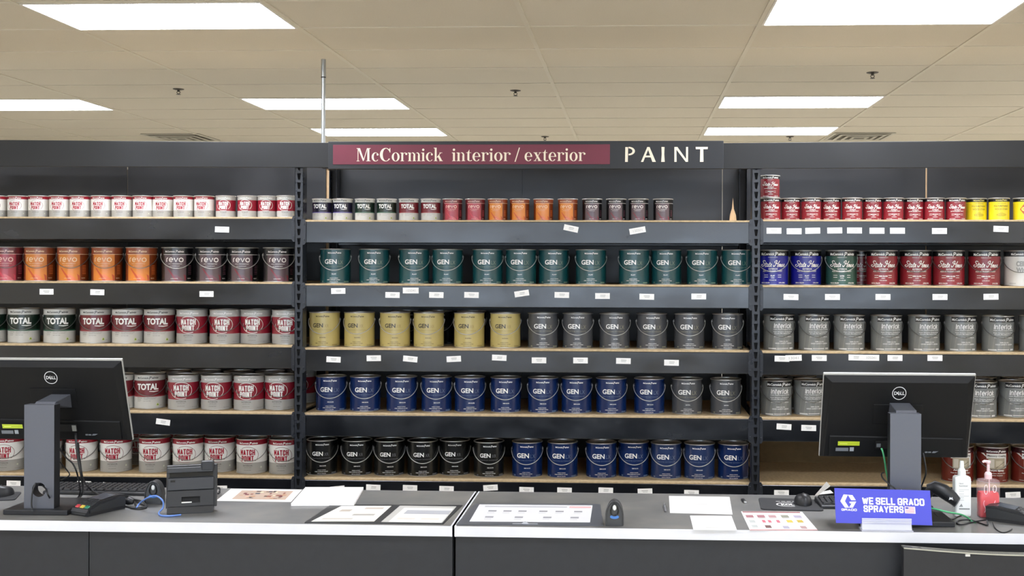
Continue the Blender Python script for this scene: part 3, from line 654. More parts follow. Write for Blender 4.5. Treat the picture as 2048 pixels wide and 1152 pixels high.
for b, r, quart, sets in ROWS:
    for key, xs in sets:
        s = 'quart' if quart else 'gallon'; d = DESC[key].format(s=s); n = len(xs)
        pl = {'mwhite': 'white', 'mred': 'red-banded', 'inter': 'grey', 'sred': 'red'}.get(key, key)
        for i, px in enumerate(xs):
            o = can_at(key, quart, b, r, px)
            if b == 0: k, pst = n - i, 'the burgundy-sign post'
            elif b == 1 and px < 1040 or key in ('teal', 'blue') or (b == 1 and quart): k, pst = i + 1, 'the burgundy-sign post'
            elif b == 1: k, pst = n - i, 'the PAINT-sign post'
            else: k, pst = i + 1, 'the PAINT-sign post'
            if n == 1: lab = '%s standing on the %s shelf' % (d, SHELF[r])
            else: lab = '%s, %s shelf, %s such from %s' % (d, SHELF[r], ORD[k - 1], pst)
            tag(o, lab, 'paint can', '%s row on the %s shelf' % (d, SHELF[r]))
def extra(key, quart, b, r, px, back, lab, dz=0.0): tag(can_at(key, quart, b, r, px, back, dz), lab, 'paint can')
extra('sred', 1, 2, 0, 1538.5, .001, 'dark red quart can stacked on another quart beside the PAINT end post', QH + .0005)
extra('mred', 0, 0, 3, 604, .33, 'red-banded gallon can in shadow behind the first navy can, fourth shelf')
extra('sred', 0, 2, 1, 1722, .20, 'dark red gallon can in shadow behind the green script can')
for px, w_ in ((812, 'third'), (877, 'fourth'), (943, 'fifth')): extra('black', 0, 1, 2, px, .235, 'black gallon can hidden behind the %s gold can, third shelf' % w_)
for px, w_ in ((352, 'TOTAL band can'), (414, 'first visible red oval can'), (478, 'second red oval can'), (541, 'third red oval can')):
    extra('mred', 0, 0, 3, px, .235, 'red-banded gallon can half hidden behind the %s, fourth shelf' % w_)
for px, w_ in ((283, 'fifth'), (352, 'fourth'), (415, 'third'), (480, 'second'), (545, 'first')):
    extra('mwhite', 0, 0, 4, px, .235, 'white gallon can half hidden behind the gap at the %s can, bottom shelf' % w_)
for px, w_ in ((1546, 'first can from PAINT post'), (1603, 'second can from PAINT post'), (1962, 'third visible can'), (2032, 'last visible can')):
    extra('inter', 0, 2, 3, px, .262, 'mid-grey gallon can behind the %s, fourth shelf' % w_)

# ------------------------------------------------------------------ the service counter
CF, CB = 3.925, 4.537
LAM = mat('grey_laminate', '#484846', .60, noise=.14, scale=5, rn=.05, col2='#69665f', spec=.6, IOR=1.95, Coat_Weight=.35, Coat_Roughness=.12)
EDGE = mat('pale_edge', '#d3d4d8', .4, noise=.03)
FRONT = mat('counter_front', '#1d1f23', .5, noise=.08, scale=30)
JX = G(907, 1052).x
def counter(label, xa, xb, seams, gap):
    t = thing('service_counter', label, 'counter', ((xa + xb) / 2, (CF + CB) / 2, 0))
    ox, oy = (xa + xb) / 2, (CF + CB) / 2
    MB().box(xa - ox, CF + .003 - oy, CT - .036, xb - ox, CB - oy, CT, LAM).build('worktop', t)
    MB().box(xa - ox, CF - oy, CT - .037, xb - ox, CF + .003 - oy, CT - .0002, EDGE).build('edge_strip', t, .001)
    MB().box(xa - ox, CB - oy, CT - .037, xb - ox, CB + .003 - oy, CT - .0002, EDGE).build('edge_strip', t, .001)
    xs = [xa] + seams + [xb]
    for a, b in zip(xs[:-1], xs[1:]): MB().box(a + .0015 - ox, CF + .016 - oy, .08, b - .0015 - ox, CF + .034 - oy, CT - .037, FRONT).build('front_panel', t, .001)
    MB().box(xa - ox, CF + .034 - oy, 0, xb - ox, CB - .06 - oy, CT - .037, mat('carcass', '#1d1e20', .7)).build('cabinet_body', t)
    m = MB(); m.box(gap - ox - .003, CF - oy - .0004, CT - .037, gap - ox + .003, CB - oy, CT + .0004, EDGE); m.build('joint_strip', t)
counter('grey topped service counter carrying the card stand, with a white front edge', -4.4, JX - .004, [G(175, 1042).x], JX - .007)
counter('grey topped service counter carrying the blue sprayer sign, with a white front edge', JX + .004, 3.0, [], JX + .007)
for nm in (): pass
# black board with a curved pale top edge standing in front of the counter
bx0 = P(1806, 1100, 3.86).x
pts = []; top = []
for i in range(17):
    t = i / 16; px = 1806 + 300 * t; py = 1093.5 + 15 * math.sin(min(1, t * 1.1) * PI / 2); p = P(px, py, 3.86); top.append((p.x, p.z))
pts = [(bx0, .02)] + [(top[-1][0], .02)] + top[::-1]
dk = thing('display_board', 'black board with a curved pale top rim leaning before the counter', 'board', (0, 3.85, 0))
MB().prism(pts, 0, .03, BLKP).build('panel', dk)
MB().prism(top + [(x, z - .0035) for x, z in top[::-1]], -.003, .033, mat('pale_rim', '#b9b7a8', .35, .5)).build('top_rim', dk)
MB().box((bx0 + top[-1][0]) / 2 - .3, -.02, 0, (bx0 + top[-1][0]) / 2 + .3, .05, .02, BLKP).build('foot', dk)
c = P(1933, 1108.5, 3.86); MB().cbox((c.x, -.002, c.z), (.016, .006, .008), STEEL).build('clip', dk)

# ------------------------------------------------------------------ papers on the counter
def paper(name, label, cat, px, th, m, art=(), z=0.0, group=None, kids_=()):
    q = [G(x, y, CT + .0004 + z) for x, y in px]   # far left, far right, near right, near left
    c = sum(q, Vector()) / 4; c.z = CT + .0004 + z
    o = MB(); b = [p - c for p in q]; t = [p + Vector((0, 0, th)) for p in b]
    o.hexa(b[::-1], t[::-1], m)
    def fn(u, v, L):
        top_ = t[0].lerp(t[1], u); bot = t[3].lerp(t[2], u); p = bot.lerp(top_, v); return (p.x, p.y, p.z + .0003 * L)
    o.art(art, fn)
    return tag(o.build(name, None, 0, tuple(c)), label, cat, group)
def ru(a, b, c, d, col, L=1): return rect(a, b, c, d, ink(col, .7), L, .2)
random.seed(3)
_ph = []
for k in range(34):
    a = .22 + .58 * random.random(); bb = .18 + .6 * random.random(); wv = .02 + .05 * random.random()
    _ph.append(ru(a, bb, min(.86, a + wv), min(.86, bb + .03 + .12 * random.random()), random.choice(['#5b4636', '#8d5a4a', '#b98d6a', '#3d4350', '#c7a48b', '#6e2f35', '#d8cfae', '#4c3b33']), 2 + k % 3))
paper('flyer', 'white printed sheet with a brown picture beside the black card stand', 'paper', [(462, 978), (604, 980), (582, 1004), (432, 1002)], .001, PAPER, [ru(.18, .14, .90, .88, '#b79f8c')] + _ph)
paper('paper_pad', 'thick pad of white paper overlapping the dark desk mat', 'paper', [(611, 979), (727, 979), (708, 1012), (582, 1012)], .010, PAPER, [ru(.12, .70, .9, .72, '#cfcdc8'), ru(.12, .6, .8, .615, '#d8d6d2'), ru(.1, .35, .85, .365, '#d8d6d2'), ru(.1, .2, .6, .215, '#d8d6d2')])
MAT_ = mat('dark_mat', '#4a4a4c', .35, noise=.05)
MATE = mat('dark_mat_border', '#303133', .4)
paper('desk_mat', 'dark desk mat holding two printed sheets beside the joint', 'mat', [(662, 1010), (925, 1011), (886, 1049), (609, 1046)], .002, MATE, [], 0)
paper('price_sheet', 'printed sheet on the desk mat, the one next to the paper pad', 'paper', [(683, 1012), (783, 1012), (748, 1043), (622, 1043)], .0006, mat('sheet_cream', '#dedcd2', .5), [ru(.15, .62, .35, .75, '#b4aa9c'), ru(.55, .78, .9, .88, '#bfb3a6'), ru(.1, .12, .6, .2, '#c4beb4'), ru(.5, .36, .88, .46, '#aeaaa2')], .0024)
paper('price_sheet', 'printed sheet on the desk mat, the one next to the counter joint', 'paper', [(800, 1011.5), (913, 1013), (884, 1046), (762, 1044)], .0006, mat('sheet_grey', '#b9b8b2', .5), [ru(.12, .0, .98, .86, '#e0ded6'), ru(.22, .48, .98, .72, '#a9aaae', 2), ru(.2, .15, .5, .25, '#d0cac0', 2), ru(.6, .15, .9, .25, '#d0cac0', 2)], .0024)
paper('desk_mat', 'slate grey desk mat beside the upright scanner, one long price sheet on it', 'mat', [(950, 1008), (1200, 1009), (1207, 1052), (912, 1050)], .002, mat('slate_mat', '#54565c', .35, noise=.05), [])
_a = [ru(.06, .84, .78, .90, '#a9a9ac'), ru(.8, .82, .99, .92, '#d8a8a8'), ru(.02, .95, .98, .97, '#c9c9c9')]
for k in (.14, .27, .40, .58, .72, .88): _a += [ru(k - .03, .56, k + .04, .64, '#8f8f92'), ru(k - .03, .48, k + .03, .5, '#b5b5b5')]
for k in (.14, .39, .63, .86): _a += [ru(k - .03, .2, k + .04, .29, '#96969a'), ru(k - .03, .12, k + .03, .14, '#b5b5b5')]
paper('price_chart', 'long white price chart with small grey pictures on slate mat', 'paper', [(959, 1009), (1185, 1011), (1180, 1045), (939, 1043)], .0008, mat('chart_white', '#d9d9da', .45), _a, .0024)
_t = [ru(.4 + .0 * i, .5, .62, .56, '#c9c8c4') for i in range(1)] + [ru(.44, .38, .62, .48, '#d0cfca'), ru(.2, .2, .4, .26, '#d8d7d3'), ru(.72, .25, .92, .34, '#cfcec9')]
paper('paper_sheet', 'larger loose white sheet lying behind the smaller white slip', 'paper', [(1338, 992), (1459, 994), (1465, 1029), (1340, 1026)], .0006, PAPER, _t)
paper('paper_slip', 'smaller white slip in front of the larger loose sheet', 'paper', [(1380, 1031.5), (1463, 1032), (1474, 1061), (1387, 1060)], .0006, PAPER, [ru(.3, .14, .7, .2, '#c4c2bd'), ru(.2, .6, .7, .63, '#d8d6d1')])
_a = [ru(.02, .93, .96, .985, '#8d3a3f'), ru(.0, .0, 1, .03, '#b0444c')]
for i, (u, v, c_) in enumerate(((.1, .72, '#a06a70'), (.28, .72, '#a06a70'), (.46, .72, '#b08a8c'), (.66, .72, '#8a8a7a'), (.86, .72, '#a8a0b4'), (.28, .45, '#c46a78'), (.37, .45, '#c46a78'), (.5, .45, '#c46a78'), (.68, .46, '#c9b24a'), (.84, .46, '#c9b24a'), (.1, .45, '#b4b8b4'), (.1, .2, '#b8bcb8'), (.3, .18, '#6a4a46'), (.56, .14, '#a8a4b4'), (.82, .14, '#b89a98'))):
    a_ = .06 if v > .6 else (.025 if 'c46' in c_ else .045); _a.append(ru(u - a_, v - .07, u + a_, v + .07, c_, 1 + i % 2))
    if v > .6: _a.append(ru(u - .06, v - .12, u + .06, v - .09, '#b8b4b0'))
paper('flyer', 'white flyer with dark red header and rows of small product pictures', 'paper', [(1482, 1023), (1604, 1024), (1636, 1061), (1500, 1061)], .0008, PAPER, _a)
# ------------------------------------------------------------------ mouse pads, mice, keyboards
def rounded(px, r, n=5):
    q = [G(x, y) for x, y in px]; out = []
    for i, p in enumerate(q):
        a = (q[i - 1] - p).normalized() * r; b = (q[(i + 1) % 4] - p).normalized() * r
        for k in range(n + 1):
            t = k / n; out.append((p + a * (1 - t) ** 2 + b * t ** 2))
    return out
def mousepad(label, px, logo):
    q = rounded(px, .022); c = sum(q, Vector()) / len(q)
    m = MB(); m.prism([(p.x - c.x, p.y - c.y) for p in q], .0004, .004, mat('pad_black', '#232427', .7, noise=.1, scale=60), 'z')
    if logo:
        Wt = ink('#d9d9d6', .7)
        it = [([(u * .8, v) for u, v in vs], fs, mm, L) for vs, fs, mm, L in [ringart(-.012, -.012, .054, .034, .007, Wt, 1, 60, 300), text('KOL', -.046, -.030, .016, .004, Wt, 2, .05)] + [rect(-.062 + .026 * k, .040, -.042 + .026 * k, .046, Wt, 2, 1) for k in range(5)] + []]
        m.art(it, lambda u, v, L: (u, v, .0042 + .0002 * L))
    return tag(m.build('mouse_pad', None, 0, (c.x, c.y, CT)), label, 'mouse pad')
mousepad('black mouse pad with a white logo behind the product flyer', [(1517, 997), (1636, 1001), (1648, 1023), (1522, 1020)], True)
mousepad('black mouse pad beside the stand of the monitor with hanging cables', [(-40, 988), (44, 985), (30, 1001), (-46, 1003)], False)
def mouse(label, px, py, rz):
    p = G(px, py); t = thing('computer_mouse', label, 'mouse', (p.x, p.y, CT + .0045), rz)
    m = MB(); prof = []
    vs = []; seg = 20; rings = 10                # an egg-shaped shell, flat underneath
    for i in range(rings + 1):
        f = i / rings; a = f * PI / 2
        for k in range(seg):
            th = 2 * PI * k / seg; sx = .031 * (1 + .10 * math.cos(th * 2)); ly = .052
            vs.append((sx * math.cos(th) * math.cos(a) ** .6, ly * math.sin(th) * math.cos(a) ** .6 , .038 * math.sin(a) * (1 + .12 * -math.sin(th))))
    m.add(vs, [(i * seg + k, i * seg + (k + 1) % seg, (i + 1) * seg + (k + 1) % seg, (i + 1) * seg + k) for i in range(rings) for k in range(seg)], BLKP, True)
    m.add(vs, [list(range(seg))[::-1]], BLKP); m.build('body', t)
    MB().tube([(0, -.034 + .004 * math.sin(0), .030), (0, -.026, .0345), (0, -.018, .0375)], .004, mat('wheel_grey', '#3a3b3d', .5), 8).build('scroll_wheel', t)
mouse('black computer mouse on the mouse pad with a white logo', 1606, 1009, .1)
mouse('black computer mouse beside the cable monitor, cut by the frame edge', 4, 993, -.4)
def keyboard(label, x, y, rz, z=0):
    t = thing('keyboard', label, 'keyboard', (x, y, CT + z), rz)
    MB().hexa([(-.215, -.065, .0), (.215, -.065, .0), (.215, .065, 0), (-.215, .065, 0)], [(-.213, -.063, .012), (.213, -.063, .012), (.213, .063, .022), (-.213, .063, .022)], BLKP).build('case', t, .003)
    m = MB()
    for r in range(6):
        n = 20 if r else 12
        for k in range(n):
            u = -.205 + .41 * (k + .5) / n; v = -.054 + .108 * (r + .5) / 6; zz = .012 + (v + .063) / .126 * .010
            m.hexa([(u - .41 / n * .44, v - .0078, zz), (u + .41 / n * .44, v - .0078, zz), (u + .41 / n * .44, v + .0078, zz + .001), (u - .41 / n * .44, v + .0078, zz + .001)], [(u - .41 / n * .36, v - .006, zz + .006), (u + .41 / n * .36, v - .006, zz + .006), (u + .41 / n * .36, v + .006, zz + .007), (u - .41 / n * .36, v + .006, zz + .007)], BLKP)
    m.build('keys', t)
kb = G(205, 983); keyboard('black keyboard lying behind the cables and the card terminal', kb.x, 4.44, -.03, .0)
kb = G(1745, 1010); keyboard('black keyboard lying behind the blue sprayer sign', kb.x, 4.36, .04, .0)

# ------------------------------------------------------------------ monitors
MON = mat('monitor_black', '#0c0d0e', .5, noise=.06, scale=50, spec=.25)
MONL = mat('monitor_edge', '#b5b6b2', .35, .4)
STAND = mat('stand_grey', '#5d6068', .42, .35, noise=.05, scale=120, stretch=(30, 1, 1))
YG = ink('#b5c832'); GY = ink('#6f7479'); WH = ink('#e0e2e4')
def monitor(label, cx_px, top_py, cpx0, cpx1, ctop, base_w, logo_dx=0):
    Yb = 4.035                                  # column front
    b0 = P(cpx0, 1000, Yb).x; b1 = P(cpx1, 1000, Yb).x; cx = (b0 + b1) / 2
    t = thing('computer_monitor', label, 'monitor', (cx, Yb, CT))
    zt = P((cpx0 + cpx1) / 2, ctop, Yb).z - CT
    MB().box(-base_w, -.028, .0, base_w, .20, .019, BLKP).build('base', t, .003)
    m = MB(); w2 = (b1 - b0) / 2
    # column with a round cable hole through it
    hz, hr, n = .088, .0265, 24
    def ringpt(r, y): return [(r * math.cos(2 * PI * k / n), y, hz + r * math.sin(2 * PI * k / n)) for k in range(n)]
    sq = []
    for k in range(n):
        a = 2 * PI * k / n; ca, sa = math.cos(a), math.sin(a); q = max(abs(ca), abs(sa)); sq.append((w2 * ca / q, 0, hz + w2 * sa / q))
    for y, flip in ((0, 0), (.042, 1)):
        A_ = ringpt(hr, y); B_ = [(p[0], y, p[2]) for p in sq]
        fs = [(k, (k + 1) % n, n + (k + 1) % n, n + k) for k in range(n)]
        m.add(B_ + A_, fs if not flip else [f[::-1] for f in fs], STAND)
        m.add([(-w2, y, .0185), (w2, y, .0185), (w2, y, hz - w2), (-w2, y, hz - w2)], [(0, 1, 2, 3)], STAND)
        m.add([(-w2, y, hz + w2), (w2, y, hz + w2), (w2, y, zt), (-w2, y, zt)], [(0, 1, 2, 3)], STAND)
    for x in (-w2, w2): m.add([(x, 0, .0185), (x, .042, .0185), (x, .042, zt), (x, 0, zt)], [(0, 1, 2, 3)], BLKP)
    m.add([(-w2, 0, zt), (w2, 0, zt), (w2, .042, zt), (-w2, .042, zt)], [(0, 1, 2, 3)], STAND)
    A_ = ringpt(hr, 0) + ringpt(hr, .042); m.add(A_, [(k, (k + 1) % n, n + (k + 1) % n, n + k) for k in range(n)], BLKP, True)
    m.build('stand_column', t)
    # screen head, tilted so that its top leans towards the shop
    Yc = 4.20; ca, sa = math.cos(math.radians(17)), math.sin(math.radians(17))
    Yt = Yc - .165 * sa; hw = 149 * Yt / F * 1.0
    ztop = P(cx_px, top_py, Yt).z; xc = P(cx_px, top_py, Yt).x
    hc = Vector((xc - cx, Yc - Yb, ztop - .165 * ca - CT))
    head = MB(); T = Matrix.Translation(hc) @ Matrix.Rotation(math.radians(17), 4, 'X'); hh = .163
    m = MB(); m.T = T
    m.box(-hw, -.002, -hh - .012, hw, .008, hh, MONL); m.build('bezel', t, .002)
    m = MB(); m.T = T; m.box(-hw + .005, .008, -hh + .012, hw - .005, .0095, hh - .006, BLKG).build('screen', t)
    m = MB(); m.T = T
    m.hexa([(-hw + .001, -.0025, -hh - .011), (hw - .001, -.0025, -hh - .011), (hw - .001, -.0025, hh - .006), (-hw + .001, -.0025, hh - .006)][::-1], [(-hw + .012, -.022, -hh - .002), (hw - .012, -.022, -hh - .002), (hw - .03, -.018, hh - .03), (-hw + .03, -.018, hh - .03)][::-1], MON)
    bk = m.build('back_shell', t, .002)
    m = MB(); m.T = T; m.hexa([(-hw + .03, -.021, -hh + .002), (hw - .03, -.021, -hh + .002), (hw - .03, -.021, -.085), (-hw + .03, -.021, -.078)][::-1], [(-hw + .032, -.031, -hh + .003), (hw - .032, -.031, -hh + .003), (hw - .032, -.026, -.088), (-hw + .032, -.026, -.081)][::-1], MON); m.box(-.09, -.0232, -.03, .09, -.0195, .048, MON); m.build('port_cover', bk, .0015)
    # logo ring with the word DELL, the E tilted
    lx = logo_dx; m = MB(); m.T = T; S_ = ink('#d6d8d8')
    it = [ringart(lx, .092, .0245, .0245, .0024, S_, 1, 0, 360, 40), text('D', lx - .0185, .0855, lx - .0075, .0985, S_, 1, .02), text('L', lx + .0045, .0855, lx + .0115, .0985, S_, 1, .02), text('L', lx + .0125, .0855, lx + .0195, .0985, S_, 1, .02)]
    e = text('E', -.005, -.0062, .005, .0062, S_, 1, .02); an = math.radians(38)
    it.append(([(lx - .0015 + u * math.cos(an) - v * math.sin(an), .092 + u * math.sin(an) + v * math.cos(an)) for u, v in e[0]], e[1], S_, 1))
    m.art(it, lambda u, v, L: (u, -.0225 - .0003 * L + (v + .165) / .308 * .004, v)); m.build('logo', bk)
    m = MB(); m.T = T
    def fl(u, v, L): return (u, -.0325 - .0003 * L, v)
    m.art([rect(-.215, -.115, -.135, -.098, YG, 1, 1), rect(-.208, -.109, -.18, -.106, ink('#dfe66a'), 2, 1)], fl); m.build('green_sticker', bk)
    m = MB(); m.T = T; m.art([rect(-.222, -.138, -.175, -.124, GY, 1, 1), rect(-.170, -.138, -.155, -.122, ink('#9aa0a4'), 1, 1)], fl); m.build('grey_sticker', bk)
    m = MB(); m.T = T; m.art([rect(.108, -.142, .118, -.136, GY, 1, 1), rect(.120, -.142, .131, -.1365, GY, 1, 1), poly([(.133, -.142), (.145, -.142), (.158, -.135), (.138, -.135)], GY, 1)], fl); m.build('maker_mark', bk)
    m = MB(); m.T = T; m.box(-.075, -.036, -.125, .08, -.030, -.095, mat('port_recess', '#0d0d0e', .6)); m.box(-.073, -.038, -.118, -.058, -.033, -.104, GY); m.box(.062, -.038, -.122, .078, -.033, -.098, ink('#8b8d88')); m.build('ports', bk)
    m = MB(); zz = zt
    m.hexa([(-w2 * .55, .02, zz - .002), (w2 * .8, .02, zz - .002), (w2 * .8, hc.y - .01, zz - .03), (-w2 * .55, hc.y - .01, zz - .03)], [(-w2 * .5, .03, zz + .008), (w2 * .85, .03, zz + .008), (w2 * .85, hc.y - .014, zz + .026), (-w2 * .5, hc.y - .014, zz + .026)], STAND); m.build('hinge', t, .002)
    return t, T, cx, Yb
monL = monitor('black desktop monitor seen from behind, cables hanging from it, beside card stand', 101, 716, 48, 108, 810, .121)
monR = monitor('black desktop monitor seen from behind, standing behind the blue sprayer sign', 1799, 746, 1780, 1842, 828, .168)

# ------------------------------------------------------------------ scanners
SCN = mat('scanner_grey', '#3a3b3c', .38, noise=.06, scale=50)
def scanner(label, px, py, rz, s=1.0):
    p = G(px, py); t = thing('barcode_scanner', label, 'scanner', (p.x, p.y, CT), rz)
    hw, hh = .0315 * s, .087 * s
    out = [(-hw, 0), (hw, 0), (hw, .030 * s)] + [(hw * math.cos(a), .030 * s + (hh - .030 * s) * math.sin(a)) for a in [PI * k / 16 for k in range(1, 16)]] + [(-hw, .030 * s)]
    MB().prism(out, -.006, .042, SCN, smooth=True).build('head', t, .004)
    m = MB(); rim = [(x * .96, -.006, z) for x, z in [(hw, .004)] + out[2:] + [(-hw, .004)]]
    m.tube(rim, .003, SCN, 8); m.build('rim', t)
    m = MB(); loop = [(.0125 * math.sin(a) * (1 - .35 * math.cos(a) * -1), -.008, .058 * s - .0215 * math.cos(a)) for a in [2 * PI * k / 24 for k in range(24)]]
    m.tube(loop, .0026, BLKG, 8, True); m.build('trigger_loop', t)
    MB().ball((0, -.0065, .064 * s), (.007, .003, .010), mat('lens_white', '#d9dcd8', .2)).build('beacon', t)
    m = MB(); m.art([disc(0, .0315 * s, .016, .0072, ink('#3f78c2'), 1)] + [text('scan', -.010, .029 * s, .010, .0345 * s, ink('#dfe8f2'), 2)][:0], lambda u, v, L: (u, -.0065 - .0003 * L, v)); m.build('badge', t)
    m = MB(); m.tube([(0, .030, .060 * s), (0, .055, .058 * s), (0, .085, .040 * s), (0, .105, .020 * s), (0, .115, .013)], [.020, .019, .0165, .015, .012], SCN, 12); m.build('grip', t)
    return t
scanner('grey barcode scanner with a blue badge standing alone beside the slate mat', 1229, 1051, 0)
scanner('grey barcode scanner standing behind the black card stand', 307, 1008, .12)
def gun(label, px, py, rz):
    p = G(px, py, CT + .0205); t = thing('barcode_scanner', label, 'scanner', (p.x, p.y, CT + .0205), rz)
    MB().tube([(-.045, 0, .080), (-.02, 0, .085), (.015, 0, .070), (.045, 0, .048), (.060, 0, .034)], [.012, .024, .027, .024, .020], BLKP, 14).build('head', t)
    MB().tube([(-.03, .0, .075), (-.045, .005, .05), (-.055, .01, .02), (-.056, .01, .004)], [.018, .017, .018, .020], BLKP, 12).build('grip', t)
    m = MB(); m.tube([(.060, 0, .034), (.063, 0, .032)], [.021, .020], mat('gun_rim', '#5a5c5e', .4), 14); m.build('nose_rim', t)
    m = MB(); m.art([poly([(-.008, -.006), (-.004, .006), (0, .002), (.004, .006), (.008, -.006), (.003, -.003), (-.003, -.003)], WH, 1)], lambda u, v, L: (.046 + .004 * L + v * .5, -.0235, .048 + v) if False else (.040 + u, -.026, .050 + v)); m.build('badge', t)
gun('black barcode scanner tucked behind the blue sprayer sign', 1879, 1020, -.25)

# ------------------------------------------------------------------ the black card-reader stand
pa = G(333, 1030); pb = G(426, 1025)
t = thing('tablet_stand', 'black plastic card-tablet stand with a slot, standing on the grey counter', 'stand', ((pa.x + pb.x) / 2, (pa.y + pb.y) / 2, CT), math.atan2(pb.y - pa.y, pb.x - pa.x))
sw = (pb - pa).length / 2; S1 = mat('stand_black', '#18191b', .38, noise=.06, scale=40); S2 = mat('stand_mid', '#25272b', .4, noise=.05)
lean = .05
def lay(z): return .02 + lean * z / .18
m = MB(); Hs = P(380, 935, pa.y + .05).z - CT
m.hexa([(-sw, .0, 0), (sw, .0, 0), (sw, .10, 0), (-sw, .10, 0)], [(-sw, .012, .024), (sw, .012, .024), (sw, .10, .02), (-sw, .10, .02)], S1); m.build('base', t, .003)
def slab(z0, z1, dy, x0, x1, mt, th=.014): 
    return MB().hexa([(x0, lay(z0) + dy, z0), (x1, lay(z0) + dy, z0), (x1, lay(z0) + dy + th, z0), (x0, lay(z0) + dy + th, z0)], [(x0, lay(z1) + dy, z1), (x1, lay(z1) + dy, z1), (x1, lay(z1) + dy + th, z1), (x0, lay(z1) + dy + th, z1)], mt)
slab(.015, Hs, .010, -sw - .006, sw + .012, S1, .022).build('tablet', t, .003)
lo = MB()
hx0, hx1, hz0, hz1 = -.032, .034, .034, .056
for x0, x1, z0, z1 in ((-sw, hx0, .022, .078), (hx1, sw, .022, .078), (hx0, hx1, .022, hz0), (hx0, hx1, hz1, .078)):
    lo.hexa([(x0, lay(z0), z0), (x1, lay(z0), z0), (x1, lay(z0) + .010, z0), (x0, lay(z0) + .010, z0)], [(x0, lay(z1), z1), (x1, lay(z1), z1), (x1, lay(z1) + .010, z1), (x0, lay(z1) + .010, z1)], S1)
lo.build('slotted_panel', t)
MB().hexa([(hx0, lay(hz0) + .0075, hz0), (hx1, lay(hz0) + .0075, hz0), (hx1, lay(hz0) + .0085, hz0), (hx0, lay(hz0) + .0085, hz0)], [(hx0, lay(hz1) + .0075, hz1), (hx1, lay(hz1) + .0075, hz1), (hx1, lay(hz1) + .0085, hz1), (hx0, lay(hz1) + .0085, hz1)], mat('slot_shade_black', '#050506', .8)).build('slot_shade', t)  # black plate, the shade inside the slot put into its colour
MB().cbox((-.014, lay(hz0) + .004, hz0 + .0018), (.036, .004, .0036), PAPER).build('receipt_edge', t)
slab(.081, .124, -.004, -sw, sw, S2).build('middle_panel', t, .002)
slab(.127, .142, .004, -sw + .006, sw - .004, BLKG, .008).build('reader_slot', t)
slab(.143, Hs - .006, -.003, -sw - .003, sw - .004, S2).build('top_panel', t, .002)
MB().cbox((-sw + .018, lay(.115) - .005, .114), (.016, .002, .007), BLKG).build('label_plate', t)
c = P(416, 938, pa.y + .05); lx_ = c.x - (pa.x + pb.x) / 2
MB().cbox((lx_, lay(Hs) + .004, Hs - .003), (.047, .026, .038), S2).build('camera_pod', t, .006)

# ------------------------------------------------------------------ card terminals
def terminal(label, px, py, rz, front=True):
    p = G(px, py); t = thing('card_terminal', label, 'card terminal', (p.x, p.y, CT), rz)
    m = MB(); s1 = mat('terminal_grey', '#26282a', .4, noise=.05)
    out = [(-.085, 0), (.085, 0), (.088, .052), (.060, .056), (-.030, .046), (-.080, .026), (-.087, .014)]   # side outline: nose to head
    m.prism(out, -.042, .042, BLKP, 'x'); m.build('body', t, .003)
    m = MB(); m.prism([(-.088, .004), (-.086, .016), (-.080, .016), (-.080, .004)], -.036, .036, s1, 'x'); m.build('card_slot', t, .001)
    def on(u, v, L): return (u, v, .046 + (v + .03) / .09 * .010 + .001 * L) if v > -.03 else (u, v, .026 + (v + .08) / .05 * .020 + .001 * L)
    for k, c_ in enumerate(('#b8434a', '#c9b04a', '#2f7d62')):
        u = -.024 + .024 * k; kk = MB(); z = .031
        kk.hexa([(u - .009, -.076, .0272), (u + .009, -.076, .0272), (u + .009, -.064, .032), (u - .009, -.064, .032)], [(u - .008, -.075, .0312), (u + .008, -.075, .0312), (u + .008, -.065, .036), (u - .008, -.065, .036)], ink(c_)); kk.build('key', t)
    for r in range(3):
        for k in range(3):
            u = -.024 + .024 * k; v = -.058 + .014 * r; z = .026 + (v + .08) / .05 * .020 - .0005
            MB().hexa([(u - .009, v, z), (u + .009, v, z), (u + .009, v + .010, z + .004), (u - .009, v + .010, z + .004)], [(u - .008, v + .001, z + .003), (u + .008, v + .001, z + .003), (u + .008, v + .009, z + .007), (u - .008, v + .009, z + .007)], s1).build('key', t)
    m = MB(); m.add([(-.032, -.012, .0492), (.032, -.012, .0492), (.032, .052, .0563), (-.032, .052, .0563)], [(0, 1, 2, 3)], mat('terminal_screen', '#4b525c', .12)); m.build('screen', t)
    for x in (-.044, .044): MB().prism([(-.075, .012), (.083, .012), (.084, .044), (.06, .048), (-.03, .036), (-.075, .022)], x - .003, x + .003, s1, 'x').build('side_rail', t, .001)
    return t
terminal('small card terminal with red, yellow and green keys before the cable monitor', 197, 1023, -.42)
terminal('card terminal lying beside the red soap bottle, its dark screen facing up', 2027, 1043, 1.0)

